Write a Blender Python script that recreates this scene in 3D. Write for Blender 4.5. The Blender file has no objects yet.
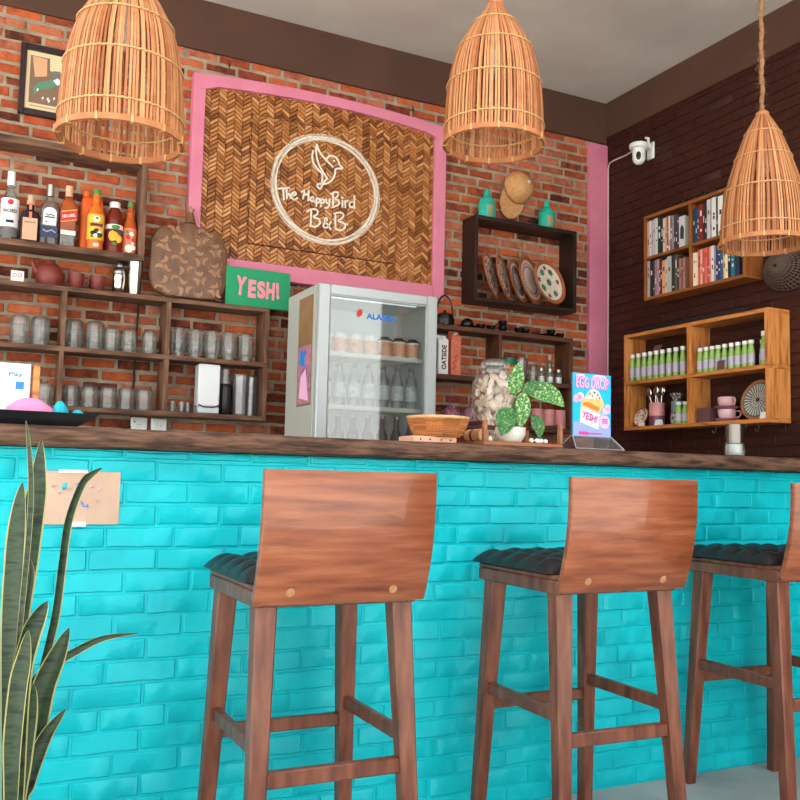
import bpy, bmesh, math, random
from mathutils import Vector, Matrix
random.seed(7)
PI = math.pi
R = math.radians
sc = bpy.context.scene
C = sc.collection

# ------------------------------------------------------------------ camera
cam = bpy.data.cameras.new('camera')
cam.sensor_width = 36.0
cam.lens = 36.0 * 910.0 / 800.0
cam.clip_start = 0.05
camo = bpy.data.objects.new('camera', cam)
C.objects.link(camo)
yaw, pitch, roll = R(26.57), R(5.08), R(1.264)
fw = Vector((math.sin(yaw) * math.cos(pitch), math.cos(yaw) * math.cos(pitch), math.sin(pitch)))
rt = Vector((math.cos(yaw), -math.sin(yaw), 0))
up = rt.cross(fw)
r2 = rt * math.cos(roll) + up * math.sin(roll)
u2 = up * math.cos(roll) - rt * math.sin(roll)
camo.matrix_world = Matrix(((r2.x, u2.x, -fw.x, 0), (r2.y, u2.y, -fw.y, 0), (r2.z, u2.z, -fw.z, 0.966), (0, 0, 0, 1)))
sc.camera = camo

# ------------------------------------------------------------------ world and light
W = bpy.data.worlds.new('sky')
sc.world = W
W.use_nodes = True
nt = W.node_tree
nt.nodes.clear()
bg = nt.nodes.new('ShaderNodeBackground')
wo = nt.nodes.new('ShaderNodeOutputWorld')
tc = nt.nodes.new('ShaderNodeTexCoord')
sx = nt.nodes.new('ShaderNodeSeparateXYZ')
cr = nt.nodes.new('ShaderNodeValToRGB')
cr.color_ramp.elements[0].position = 0.0
cr.color_ramp.elements[0].color = (1.0, 0.96, 0.9, 1)
cr.color_ramp.elements[1].position = 0.9
cr.color_ramp.elements[1].color = (0.84, 0.92, 1.0, 1)
nt.links.new(tc.outputs['Generated'], sx.inputs[0])
nt.links.new(sx.outputs['Z'], cr.inputs[0])
nt.links.new(cr.outputs[0], bg.inputs['Color'])
bg.inputs['Strength'].default_value = 1.75
nt.links.new(bg.outputs[0], wo.inputs[0])

# high sun behind the building: it only reaches the open ground in front and comes in as bounced light
sl = bpy.data.lights.new('sun', 'SUN')
sl.energy = 25.0
sl.angle = R(0.6)
sl.color = (1.0, 0.93, 0.84)
so = bpy.data.objects.new('sun', sl)
C.objects.link(so)
so.rotation_euler = Vector((0.12, -0.62, -1.0)).to_track_quat('-Z', 'Y').to_euler()

vs = sc.view_settings
vs.view_transform = 'Standard'
vs.look = 'None'
vs.gamma = 1.0
vs.use_curve_mapping = False
vs.exposure = 0.58


# ------------------------------------------------------------------ materials
def lin(c):
    return tuple((x / 255 / 12.92 if x / 255 <= 0.04045 else ((x / 255 + 0.055) / 1.055) ** 2.4) for x in c) + (1,)


def newmat(name):
    m = bpy.data.materials.new(name)
    m.use_nodes = True
    n = m.node_tree
    n.nodes.clear()
    out = n.nodes.new('ShaderNodeOutputMaterial')
    return m, n, out


def coords(n, stretch=(1, 1, 1), rand=True):
    t = n.nodes.new('ShaderNodeTexCoord')
    mp = n.nodes.new('ShaderNodeMapping')
    mp.inputs['Scale'].default_value = stretch
    n.links.new(t.outputs['Object'], mp.inputs['Vector'])
    if rand:
        oi = n.nodes.new('ShaderNodeObjectInfo')
        mu = n.nodes.new('ShaderNodeMath')
        mu.operation = 'MULTIPLY'
        mu.inputs[1].default_value = 23.0
        n.links.new(oi.outputs['Random'], mu.inputs[0])
        n.links.new(mu.outputs[0], mp.inputs['Location'])
    return mp.outputs[0]


def ramp(n, cols, pos=None):
    r = n.nodes.new('ShaderNodeValToRGB')
    e = r.color_ramp.elements
    k = len(cols)
    pos = pos or [i / max(1, k - 1) for i in range(k)]
    while len(e) < k:
        e.new(0.5)
    for i in range(k):
        e[i].position = pos[i]
    for i in range(k):
        e[i].color = lin(cols[i])
    return r


def mat(name, cols, scale=8, stretch=(1, 1, 1), rough=0.5, metal=0.0, bump=0.0, bscale=40, spec=0.5, tint=False, lo=0.3, hi=0.7, detail=4, coat=0.0, trans=0.0, sss=0.0, ior=1.45, bstretch=None):
    """procedural principled material: noise (or the per-piece 'tint' value) through a ramp of colours, plus noise bump"""
    m, n, out = newmat(name)
    b = n.nodes.new('ShaderNodeBsdfPrincipled')
    n.links.new(b.outputs[0], out.inputs[0])
    b.inputs['Roughness'].default_value = rough
    b.inputs['Metallic'].default_value = metal
    b.inputs['Specular IOR Level'].default_value = spec
    b.inputs['Coat Weight'].default_value = coat
    b.inputs['Transmission Weight'].default_value = trans
    b.inputs['IOR'].default_value = ior
    if isinstance(cols[0], (int, float)):
        cols = [cols]
    if len(cols) == 1:
        b.inputs['Base Color'].default_value = lin(cols[0])
    else:
        v = coords(n, stretch)
        no = n.nodes.new('ShaderNodeTexNoise')
        no.inputs['Scale'].default_value = scale
        no.inputs['Detail'].default_value = detail
        n.links.new(v, no.inputs['Vector'])
        k = len(cols)
        rp = ramp(n, cols, [lo + (hi - lo) * i / (k - 1) for i in range(k)])
        if tint:
            at = n.nodes.new('ShaderNodeAttribute')
            at.attribute_name = 'tint'
            ad = n.nodes.new('ShaderNodeMath')
            ad.operation = 'MULTIPLY_ADD'
            ad.inputs[1].default_value = 0.7
            n.links.new(no.outputs['Fac'], ad.inputs[0])
            n.links.new(at.outputs['Fac'], ad.inputs[2])
            sb = n.nodes.new('ShaderNodeMath')
            sb.operation = 'SUBTRACT'
            sb.inputs[1].default_value = 0.35
            n.links.new(ad.outputs[0], sb.inputs[0])
            n.links.new(sb.outputs[0], rp.inputs[0])
        else:
            n.links.new(no.outputs['Fac'], rp.inputs[0])
        n.links.new(rp.outputs[0], b.inputs['Base Color'])
    if bump:
        v2 = coords(n, bstretch or stretch)
        nb = n.nodes.new('ShaderNodeTexNoise')
        nb.inputs['Scale'].default_value = bscale
        nb.inputs['Detail'].default_value = 5
        n.links.new(v2, nb.inputs['Vector'])
        bp = n.nodes.new('ShaderNodeBump')
        bp.inputs['Strength'].default_value = 1.0
        bp.inputs['Distance'].default_value = bump
        n.links.new(nb.outputs['Fac'], bp.inputs['Height'])
        n.links.new(bp.outputs[0], b.inputs['Normal'])
    return m


def thin_glass(name, tintc, ref=0.12, body=0.0, blend=0.35, bodyc=(225, 230, 228)):
    """clear thin glass: see-through, a mirror share that grows to the edges, and a little cloudy body"""
    m, n, out = newmat(name)
    tr = n.nodes.new('ShaderNodeBsdfTransparent')
    tr.inputs[0].default_value = lin(tintc)
    gl = n.nodes.new('ShaderNodeBsdfGlossy')
    gl.inputs['Roughness'].default_value = 0.03
    lw = n.nodes.new('ShaderNodeLayerWeight')
    lw.inputs[0].default_value = blend
    ma = n.nodes.new('ShaderNodeMath')
    ma.operation = 'MULTIPLY_ADD'
    ma.inputs[1].default_value = 0.6
    ma.inputs[2].default_value = ref
    ma.use_clamp = True
    n.links.new(lw.outputs['Fresnel'], ma.inputs[0])
    mx = n.nodes.new('ShaderNodeMixShader')
    n.links.new(ma.outputs[0], mx.inputs[0])
    n.links.new(tr.outputs[0], mx.inputs[1])
    n.links.new(gl.outputs[0], mx.inputs[2])
    last = mx
    if body:
        df = n.nodes.new('ShaderNodeBsdfDiffuse')
        df.inputs[0].default_value = lin(bodyc)
        m2 = n.nodes.new('ShaderNodeMixShader')
        m2.inputs[0].default_value = body
        n.links.new(mx.outputs[0], m2.inputs[1])
        n.links.new(df.outputs[0], m2.inputs[2])
        last = m2
    n.links.new(last.outputs[0], out.inputs[0])
    return m


def emis(name, col, s):
    m, n, out = newmat(name)
    e = n.nodes.new('ShaderNodeEmission')
    e.inputs[0].default_value = lin(col)
    e.inputs[1].default_value = s
    n.links.new(e.outputs[0], out.inputs[0])
    return m


M = {}
M['brick'] = mat('fired_brick', [(80, 42, 34), (136, 66, 46), (170, 82, 52), (194, 96, 56), (186, 114, 88), (156, 86, 64)], scale=26, rough=0.9, tint=True, lo=-0.05, hi=1.05, bump=0.012, bscale=42, spec=0.2)
M['mortar'] = mat('grey_mortar', [(138, 122, 104), (176, 160, 138)], scale=14, rough=0.95, bump=0.006, bscale=60, spec=0.1)
M['turq'] = mat('turquoise_paint', [(0, 172, 184), (0, 188, 198), (4, 197, 206)], scale=5, rough=0.42, bump=0.0025, bscale=26, spec=0.4)
M['brown_paint'] = mat('dark_brown_paint', [(52, 22, 14), (62, 28, 19)], scale=5, rough=0.5, bump=0.002, bscale=30, spec=0.35)
M['beam'] = mat('brown_beam_paint', [(76, 48, 36), (86, 55, 42)], scale=3, rough=0.7, bump=0.002, bscale=12)
M['pink'] = mat('pink_paint', [(212, 120, 148), (222, 134, 158)], scale=6, rough=0.6, bump=0.001, bscale=20)
M['ceil'] = mat('ceiling_plaster', [(190, 178, 170), (206, 196, 188)], scale=2.5, rough=0.9, bump=0.003, bscale=8)
M['floor'] = mat('grey_concrete', [(144, 150, 148), (172, 176, 172)], scale=4, rough=0.75, bump=0.002, bscale=30)
M['slab'] = mat('rough_dark_timber', [(32, 20, 14), (74, 48, 35), (116, 82, 62), (58, 37, 27)], scale=9, stretch=(0.9, 6, 7), rough=0.72, bump=0.006, bscale=16, lo=0.25, hi=0.75, detail=8)
M['stool'] = mat('varnished_teak', [(92, 42, 24), (142, 76, 46), (168, 106, 72)], scale=4, stretch=(1.2, 7, 12), rough=0.34, bump=0.0005, bscale=20, coat=0.3, detail=7, lo=.25, hi=.8)
M['plug'] = mat('pale_wood_plug', [(164, 112, 78), (180, 134, 98)], scale=60, rough=0.5)
M['leg'] = mat('stool_leg_wood', [(84, 42, 28), (114, 62, 42), (132, 80, 58)], scale=6, stretch=(7, 7, 1), rough=0.4, bump=0.0006, bscale=20, coat=0.1, detail=6)
M['cushion'] = mat('black_leatherette', [(22, 20, 20), (34, 30, 30)], scale=20, rough=0.42, bump=0.0008, bscale=120)
M['shelf'] = mat('weathered_brown_shelf', [(64, 40, 30), (106, 72, 54), (134, 98, 76)], scale=7, stretch=(1, 6, 6), rough=0.7, bump=0.001, bscale=20, detail=6)
M['shelf_dark'] = mat('dark_stained_shelf', [(64, 38, 26), (92, 56, 38), (104, 68, 46)], scale=7, stretch=(1, 6, 6), rough=0.6, bump=0.001, bscale=20, detail=6)
M['box_dark'] = mat('very_dark_wood', [(30, 16, 11), (50, 28, 19)], scale=7, stretch=(1, 5, 5), rough=0.5, bump=0.001, bscale=20)
M['pine'] = mat('orange_pine', [(150, 84, 34), (196, 120, 56), (214, 142, 78), (176, 102, 44)], scale=6, stretch=(1.4, 3, 9), rough=0.45, bump=0.0006, bscale=20, detail=6, lo=0.3, hi=0.72)
M['bookwood'] = mat('brown_bookshelf_wood', [(122, 66, 28), (162, 96, 44)], scale=6, stretch=(1, 6, 6), rough=0.45)
M['shelf_v'] = mat('weathered_brown_upright', [(72, 46, 34), (114, 78, 58), (142, 104, 82)], scale=7, stretch=(6, 6, 1), rough=0.7, bump=0.001, bscale=20, detail=6)
M['shelf_dark_v'] = mat('dark_stained_upright', [(64, 38, 26), (92, 56, 38), (104, 68, 46)], scale=7, stretch=(6, 6, 1), rough=0.6, bump=0.001, bscale=20, detail=6)
M['pine_v'] = mat('orange_pine_upright', [(156, 88, 38), (200, 124, 60), (222, 150, 84), (184, 108, 48)], scale=6, stretch=(7, 7, .8), rough=0.45, bump=0.0006, bscale=20, detail=6, lo=0.3, hi=0.72)
M['bookwood_v'] = mat('brown_bookshelf_upright', [(122, 66, 28), (162, 96, 44)], scale=6, stretch=(6, 6, 1), rough=0.45)
M['cane'] = mat('natural_rattan', [(146, 84, 48), (178, 112, 70), (200, 140, 94)], scale=30, rough=0.55, tint=True, lo=0.1, hi=0.9, spec=0.35)
M['cane_pale'] = mat('pale_rattan_binding', [(188, 142, 92), (214, 174, 120)], scale=60, rough=0.6)
M['jute'] = mat('jute_rope', [(120, 82, 54), (170, 124, 88)], scale=90, rough=0.95, bump=0.003, bscale=180)
M['bamboo'] = mat('woven_bamboo', [(116, 64, 26), (158, 94, 44), (186, 120, 66), (210, 150, 96)], scale=40, rough=0.42, tint=True, lo=-0.1, hi=1.0)
M['bamboo_back'] = mat('dark_bamboo_gaps', (58, 32, 16), rough=0.9)
M['chalk'] = mat('chalky_white_paint', [(214, 198, 178), (250, 246, 238)], scale=120, rough=0.85)
M['chalk_dim'] = mat('thin_white_paint', [(170, 130, 96), (236, 222, 204)], scale=160, rough=0.85)
M['white'] = mat('white_plastic', (236, 236, 234), rough=0.35)
M['offwhite'] = mat('off_white', (222, 216, 206), rough=0.5)
M['silver'] = mat('silver_grey_plastic', (186, 192, 194), rough=0.32, metal=0.25)
M['fridge_side'] = mat('pale_grey_enamel', (176, 178, 170), rough=0.4)
M['fridge_in'] = mat('white_fridge_liner', (226, 230, 230), rough=0.4)
M['black'] = mat('black_gloss', (16, 16, 18), rough=0.25)
M['black_matt'] = mat('black_matt', (20, 19, 20), rough=0.6)
M['rubber'] = mat('black_gasket', (28, 30, 32), rough=0.7)
M['door_glass'] = thin_glass('fridge_door_glass', (244, 250, 250), ref=0.12, blend=0.3)
M['glass'] = thin_glass('clear_glass', (247, 248, 246), ref=0.03, body=0.05, blend=0.36)
M['glass_thick'] = thin_glass('clear_bottle_glass', (226, 232, 230), ref=0.06, body=0.04, blend=0.4)
M['acrylic'] = thin_glass('clear_acrylic', (236, 236, 240), ref=0.07, body=0.05, blend=0.4)
M['chrome'] = mat('polished_steel', (200, 198, 192), rough=0.14, metal=1.0)
M['steel'] = mat('brushed_steel', (176, 174, 170), rough=0.3, metal=1.0)
M['dark_steel'] = mat('dull_steel', (132, 128, 122), rough=0.24, metal=1.0)
M['iron'] = mat('dark_iron', (48, 42, 40), rough=0.5, metal=0.7)
M['terracotta'] = mat('red_clay', [(112, 44, 38), (132, 54, 46)], scale=14, rough=0.45)
M['green_sign'] = mat('green_sign_paint', (12, 148, 98), rough=0.5)
M['sign_pink'] = mat('pink_lettering', (238, 142, 164), rough=0.6)
M['paper'] = mat('brown_kraft_paper', [(190, 158, 136), (206, 176, 152)], scale=9, rough=0.8)
M['card_white'] = mat('white_card', (240, 240, 240), rough=0.5)
M['blue_print'] = mat('blue_print', (40, 130, 214), rough=0.5)
M['bright_blue'] = mat('bright_blue_print', (0, 112, 214), rough=0.4)
M['red_print'] = mat('red_print', (206, 44, 40), rough=0.5)
M['black_print'] = mat('black_print', (24, 24, 26), rough=0.6)
M['grey_print'] = mat('grey_print', (110, 108, 108), rough=0.6)
M['green_print'] = mat('green_print', (60, 140, 60), rough=0.5)
M['yellow_print'] = mat('yellow_print', (240, 180, 50), rough=0.5)
M['orange_print'] = mat('orange_print', (226, 120, 44), rough=0.5)
M['maroon'] = mat('maroon_print', (110, 24, 40), rough=0.5)
M['navy'] = mat('navy_print', (48, 58, 92), rough=0.5)
M['gold'] = mat('gold_print', (214, 176, 96), rough=0.35, metal=0.4)
M['kraft_label'] = mat('peach_label', (222, 170, 140), rough=0.6)
M['liq_dark'] = mat('dark_brown_bottle', (34, 18, 14), rough=0.12)
M['liq_whisky'] = mat('whisky_bottle', [(110, 44, 16), (176, 84, 30)], scale=9, rough=0.1)
M['liq_orange'] = mat('orange_syrup_bottle', [(206, 92, 20), (226, 116, 32)], scale=9, rough=0.14)
M['plastic_orange'] = mat('opaque_orange_plastic', (232, 98, 24), rough=0.35)
M['liq_red'] = mat('red_brown_juice', [(92, 28, 14), (132, 44, 20)], scale=9, rough=0.12)
M['liq_amber'] = mat('amber_syrup_bottle', [(160, 66, 24), (196, 92, 36)], scale=9, rough=0.12)
M['liq_green'] = mat('pale_green_drink', [(132, 172, 84), (160, 194, 110)], scale=12, rough=0.18)
M['lav'] = mat('lavender_label', (186, 176, 196), rough=0.6)
M['teal_cer'] = mat('turquoise_ceramic', [(24, 160, 140), (52, 188, 166)], scale=9, rough=0.25)
M['teal_patch'] = mat('worn_bronze_label', [(120, 140, 110), (180, 150, 110)], scale=20, rough=0.4)
M['straw'] = mat('woven_straw', [(192, 134, 84), (214, 162, 110)], scale=70, rough=0.8, bump=0.001, bscale=120)
M['plate_rim'] = mat('terracotta_plate_rim', [(152, 84, 46), (178, 106, 62)], scale=10, rough=0.45)
M['plate_bg'] = mat('cream_mosaic', [(216, 192, 176), (244, 232, 220)], scale=120, rough=0.4, detail=1)
M['mos_dark'] = mat('dark_mosaic', (52, 40, 48), rough=0.4)
M['mos_green'] = mat('green_mosaic', (30, 124, 84), rough=0.4)
M['mos_red'] = mat('dark_red_mosaic', (112, 30, 36), rough=0.4)
M['mos_yellow'] = mat('yellow_mosaic', (214, 158, 62), rough=0.4)
M['mos_pink'] = mat('pink_mosaic', (186, 100, 96), rough=0.4)
M['carved'] = mat('carved_brown_board', [(98, 66, 48), (126, 90, 66)], scale=12, rough=0.38)
M['carved_leaf'] = mat('carved_tan_leaf', [(146, 104, 78), (168, 126, 96)], scale=18, rough=0.4)
M['twig'] = mat('twig', [(150, 104, 74), (190, 146, 110)], scale=18, rough=0.8)
M['pinkcer'] = mat('pink_ceramic', [(206, 132, 132), (222, 152, 150)], scale=8, rough=0.4)
M['mauve'] = mat('mauve_ceramic', [(160, 98, 122), (184, 122, 144)], scale=8, rough=0.45)
M['plum'] = mat('plum_glaze', (118, 62, 92), rough=0.3)
M['pinkglaze'] = mat('pale_pink_glaze', [(214, 168, 172), (226, 186, 188)], scale=8, rough=0.28)
M['shell'] = mat('seashell', [(206, 172, 146), (238, 214, 194), (246, 236, 224)], scale=30, rough=0.5, bump=0.001, bscale=90)
M['leafvar'] = mat('cream_speckled_leaf', [(44, 98, 42), (66, 124, 54), (128, 166, 92), (196, 208, 150)], scale=150, rough=0.4, lo=0.4, hi=0.68, detail=3)
M['leafdark'] = mat('green_speckled_leaf', [(34, 84, 36), (52, 110, 44), (130, 160, 92)], scale=130, rough=0.4, lo=0.42, hi=0.72, detail=2)
M['stem'] = mat('plant_stem', (86, 130, 62), rough=0.5)
M['snake'] = mat('banded_snake_leaf', [(18, 34, 22), (50, 70, 42), (24, 42, 27)], scale=14, stretch=(1, 1, 5), rough=0.42, lo=0.35, hi=0.65, detail=3)
M['snake_edge'] = mat('yellow_leaf_margin', (172, 164, 104), rough=0.5)
M['soil'] = mat('potting_soil', (44, 32, 26), rough=0.95, bump=0.01, bscale=60)
M['potclay'] = mat('grey_planter', (132, 124, 116), rough=0.7)
M['basket'] = mat('woven_basket_cane', [(150, 86, 42), (196, 126, 70)], scale=26, rough=0.6, tint=True, lo=0.0, hi=1.0)
M['basket_rim'] = mat('basket_rim_cane', [(196, 150, 100), (220, 178, 128)], scale=50, rough=0.6)
M['dark_mesh'] = mat('dark_woven_mesh', (92, 74, 64), rough=0.6)
M['pink_cloth'] = mat('pink_cloth', [(226, 130, 176), (238, 150, 190)], scale=8, rough=0.85)
M['teal_cloth'] = mat('turquoise_cloth', (30, 176, 190), rough=0.85)
M['cwood'] = mat('light_brown_wood', [(136, 86, 54), (168, 114, 76)], scale=8, stretch=(1, 5, 5), rough=0.6)
M['redwood'] = mat('dark_red_wood', [(58, 28, 20), (82, 42, 30)], scale=8, stretch=(1, 5, 5), rough=0.5)
M['sky_print'] = mat('sky_blue_print', (30, 182, 236), rough=0.35)
M['peri_print'] = mat('periwinkle_print', (150, 168, 228), rough=0.35)
M['pp'] = mat('pale_pink_print', (246, 190, 226), rough=0.4)
M['hot'] = mat('hot_pink_print', (216, 60, 150), rough=0.4)
M['toast'] = mat('toast_print', [(232, 168, 88), (246, 198, 126)], scale=60, rough=0.4)
M['toastdark'] = mat('toast_crust_print', (206, 124, 60), rough=0.4)
M['eggw'] = mat('egg_white_print', (250, 240, 220), rough=0.4)
M['speck'] = mat('black_and_white_speckle', [(30, 28, 30), (200, 196, 190)], scale=120, rough=0.4, lo=0.48, hi=0.54, detail=1)
M['teal_cup'] = mat('grey_teal_glaze', (110, 142, 136), rough=0.35)
M['bulb'] = mat('frosted_bulb', (232, 210, 190), rough=0.25)
M['art_bg'] = mat('taupe_print', (126, 98, 78), rough=0.5)
M['art_peach'] = mat('peach_print', (212, 160, 120), rough=0.5)
M['art_green'] = mat('sage_print', (88, 134, 108), rough=0.5)
M['art_mat'] = mat('cream_mat_board', (226, 200, 160), rough=0.7)
M['frame_dark'] = mat('dark_picture_frame', (40, 20, 26), rough=0.4)
M['picture_glass'] = thin_glass('picture_glass', (250, 250, 250), ref=0.0, blend=0.2)
M['peach_cup'] = mat('peach_label_print', [(214, 104, 60), (240, 176, 130), (236, 140, 120), (246, 214, 190)], scale=22, rough=0.4)
M['cup_body'] = mat('white_cup', (240, 232, 222), rough=0.4)
M['bottle_label'] = mat('pale_bottle_label', [(226, 226, 222), (168, 178, 178)], scale=34, rough=0.5)
M['poster_side'] = mat('faded_poster', [(124, 92, 60), (150, 116, 80)], scale=6, rough=0.6)
M['purple_print'] = mat('purple_print', [(150, 96, 142), (198, 130, 132), (88, 100, 170)], scale=26, rough=0.5, detail=1)
M['coral'] = mat('coral_carton', [(212, 108, 86), (226, 130, 106)], scale=14, rough=0.45)
M['napkin'] = mat('white_gloss_plastic', (228, 230, 234), rough=0.2)
M['slate'] = mat('grey_brown_coaster', (106, 74, 76), rough=0.6)
M['cord_black'] = mat('black_cord', (22, 20, 20), rough=0.6)
M['cord_white'] = mat('white_cord', (214, 200, 190), rough=0.6)


def solid(c, rough=0.55):
    k = 'c%d_%d_%d' % tuple(c)
    if k not in M:
        M[k] = mat('cover_%d_%d_%d' % tuple(c), tuple(c), rough=rough)
    return M[k]


# ------------------------------------------------------------------ mesh builder
class MB:
    def __init__(s):
        s.v = []
        s.f = []
        s.m = []
        s.t = []
        s.tint = 0.5

    def add(s, vs_, fs, mi=0, T=None):
        o = len(s.v)
        for p in vs_:
            s.v.append(tuple(T @ Vector(p)) if T is not None else tuple(p))
        for f in fs:
            s.f.append([i + o for i in f])
            s.m.append(mi)
            s.t.append(s.tint)

    def box(s, x0, x1, y0, y1, z0, z1, mi=0, b=0.0, T=None):
        if x1 < x0: x0, x1 = x1, x0
        if y1 < y0: y0, y1 = y1, y0
        if z1 < z0: z0, z1 = z1, z0
        b = min(b, 0.45 * min(x1 - x0, y1 - y0, z1 - z0))
        lo, hi = (x0, y0, z0), (x1, y1, z1)
        if b <= 0:
            P = [(x, y, z) for x in (x0, x1) for y in (y0, y1) for z in (z0, z1)]
            s.add(P, [(0, 1, 3, 2), (4, 6, 7, 5), (0, 4, 5, 1), (2, 3, 7, 6), (0, 2, 6, 4), (1, 5, 7, 3)], mi, T)
            return
        idx = {}
        P = []
        for sx_ in (0, 1):
            for sy in (0, 1):
                for sz in (0, 1):
                    sg = (sx_, sy, sz)
                    for a in range(3):
                        p = []
                        for k in range(3):
                            e = hi[k] if sg[k] else lo[k]
                            if k != a:
                                e += -b if sg[k] else b
                            p.append(e)
                        idx[(sg, a)] = len(P)
                        P.append(tuple(p))
        F = []
        for a in range(3):
            o1, o2 = [k for k in range(3) if k != a]
            for sg in (0, 1):
                q = []
                for u, v in ((0, 0), (1, 0), (1, 1), (0, 1)):
                    c = [0, 0, 0]
                    c[a] = sg
                    c[o1] = u
                    c[o2] = v
                    q.append(idx[(tuple(c), a)])
                F.append(q)
            for u in (0, 1):
                for v in (0, 1):
                    c0 = [0, 0, 0]
                    c0[o1] = u
                    c0[o2] = v
                    c1 = list(c0)
                    c1[a] = 1
                    c0, c1 = tuple(c0), tuple(c1)
                    F.append([idx[(c0, o1)], idx[(c0, o2)], idx[(c1, o2)], idx[(c1, o1)]])
        for sx_ in (0, 1):
            for sy in (0, 1):
                for sz in (0, 1):
                    F.append([idx[((sx_, sy, sz), k)] for k in range(3)])
        s.add(P, F, mi, T)

    def lathe(s, prof, n=24, mi=0, o=(0, 0, 0), T=None, sq=None, a0=0, a1=2 * PI, cap=True, rmod=None, sxy=(1, 1)):
        """profile of (r, z); sq = superellipse power for square section"""
        full = abs(a1 - a0 - 2 * PI) < 1e-6
        k = n if full else n + 1
        P = []
        for (r, z) in prof:
            for i in range(k):
                a = a0 + (a1 - a0) * i / n
                c, sn = math.cos(a), math.sin(a)
                q = 1.0
                if sq:
                    q = (abs(c) ** sq + abs(sn) ** sq) ** (-1.0 / sq)
                if rmod:
                    q *= rmod(a, z)
                P.append((o[0] + r * q * c * sxy[0], o[1] + r * q * sn * sxy[1], o[2] + z))
        F = []
        for j in range(len(prof) - 1):
            for i in range(n):
                i2 = (i + 1) % k if full else i + 1
                F.append([j * k + i, j * k + i2, (j + 1) * k + i2, (j + 1) * k + i])
        if cap and full:
            if prof[0][0] > 1e-6: F.append(list(range(k))[::-1])
            if prof[-1][0] > 1e-6: F.append([(len(prof) - 1) * k + i for i in range(k)])
        s.add(P, F, mi, T)

    def tube(s, pts, r, n=8, mi=0, closed=False, T=None, flat=None):
        """r number or list; flat=(w,h) gives a rectangular strip section is not used for lists"""
        pts = [Vector(p) for p in pts]
        N = len(pts)
        rr = r if isinstance(r, (list, tuple)) else [r] * N
        P = []
        prevu = None
        for i, p in enumerate(pts):
            if closed:
                d = pts[(i + 1) % N] - pts[i - 1]
            else:
                d = pts[min(i + 1, N - 1)] - pts[max(i - 1, 0)]
            if d.length < 1e-9: d = Vector((0, 0, 1))
            d.normalize()
            if prevu is None:
                ref = Vector((0, 0, 1)) if abs(d.z) < 0.9 else Vector((1, 0, 0))
                u = d.cross(ref).normalized()
            else:
                u = prevu - d * prevu.dot(d)
                u = u.normalized() if u.length > 1e-6 else d.orthogonal().normalized()
            prevu = u
            w = d.cross(u)
            for k in range(n):
                a = 2 * PI * k / n
                P.append(p + u * (rr[i] * math.cos(a)) + w * (rr[i] * math.sin(a)))
        F = []
        for i in range(N if closed else N - 1):
            j = (i + 1) % N
            for k in range(n):
                k2 = (k + 1) % n
                F.append([i * n + k, i * n + k2, j * n + k2, j * n + k])
        if not closed:
            F.append(list(range(n))[::-1])
            F.append([(N - 1) * n + k for k in range(n)])
        s.add(P, F, mi, T)

    def prism(s, poly, d0, d1, mi=0, T=None, plane='xz'):
        """polygon extruded along the third axis from d0 to d1"""
        k = len(poly)
        P = []
        for d in (d0, d1):
            for (a, b) in poly:
                P.append((a, d, b) if plane == 'xz' else ((a, b, d) if plane == 'xy' else (d, a, b)))
        F = [list(range(k)), list(range(k, 2 * k))[::-1]]
        for i in range(k):
            j = (i + 1) % k
            F.append([i, j, k + j, k + i])
        s.add(P, F, mi, T)

    def ribbon(s, pts, w, y0, y1, mi=0, T=None):
        """stroke of width w along a polyline in the xz plane"""
        pts = [Vector((p[0], p[1])) for p in pts]
        L, Rr = [], []
        for i, p in enumerate(pts):
            d = pts[min(i + 1, len(pts) - 1)] - pts[max(i - 1, 0)]
            if d.length < 1e-9: d = Vector((1, 0))
            d.normalize()
            nrm = Vector((-d.y, d.x)) * w / 2
            e = d * w * 0.3 * (-1 if i == 0 else (1 if i == len(pts) - 1 else 0))
            L.append(p + nrm + e)
            Rr.append(p - nrm + e)
        k = len(pts)
        P = [(q.x, y0, q.y) for q in L] + [(q.x, y0, q.y) for q in Rr] + [(q.x, y1, q.y) for q in L] + [(q.x, y1, q.y) for q in Rr]
        F = []
        for i in range(k - 1):
            F += [[i, i + 1, k + i + 1, k + i], [2 * k + i, 3 * k + i, 3 * k + i + 1, 2 * k + i + 1],
                  [i, 2 * k + i, 2 * k + i + 1, i + 1], [k + i, k + i + 1, 3 * k + i + 1, 3 * k + i]]
        F += [[0, k, 3 * k, 2 * k], [k - 1, 3 * k - 1, 4 * k - 1, 2 * k - 1]]
        s.add(P, F, mi, T)

    def ball(s, c, rad, n=16, m=10, mi=0, T=None):
        rx, ry, rz = rad if isinstance(rad, (tuple, list)) else (rad,) * 3
        P = []
        for j in range(m + 1):
            t = PI * j / m
            for i in range(n):
                a = 2 * PI * i / n
                P.append((c[0] + rx * math.sin(t) * math.cos(a), c[1] + ry * math.sin(t) * math.sin(a), c[2] - rz * math.cos(t)))
        F = []
        for j in range(m):
            for i in range(n):
                F.append([j * n + i, j * n + (i + 1) % n, (j + 1) * n + (i + 1) % n, (j + 1) * n + i])
        s.add(P, F, mi, T)

    def mesh(s, name, mats, smooth=38):
        me = bpy.data.meshes.new(name)
        me.from_pydata(s.v, [], s.f)
        for mm in (mats if isinstance(mats, (list, tuple)) else [mats]):
            me.materials.append(mm)
        me.polygons.foreach_set('material_index', s.m)
        at = me.attributes.new('tint', 'FLOAT', 'FACE')
        at.data.foreach_set('value', s.t)
        bm = bmesh.new()
        bm.from_mesh(me)
        bmesh.ops.remove_doubles(bm, verts=bm.verts, dist=1e-6)
        bmesh.ops.recalc_face_normals(bm, faces=bm.faces)
        bm.to_mesh(me)
        bm.free()
        if smooth:
            me.polygons.foreach_set('use_smooth', [True] * len(me.polygons))
            me.set_sharp_from_angle(angle=R(smooth))
        me.update()
        return me

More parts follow.
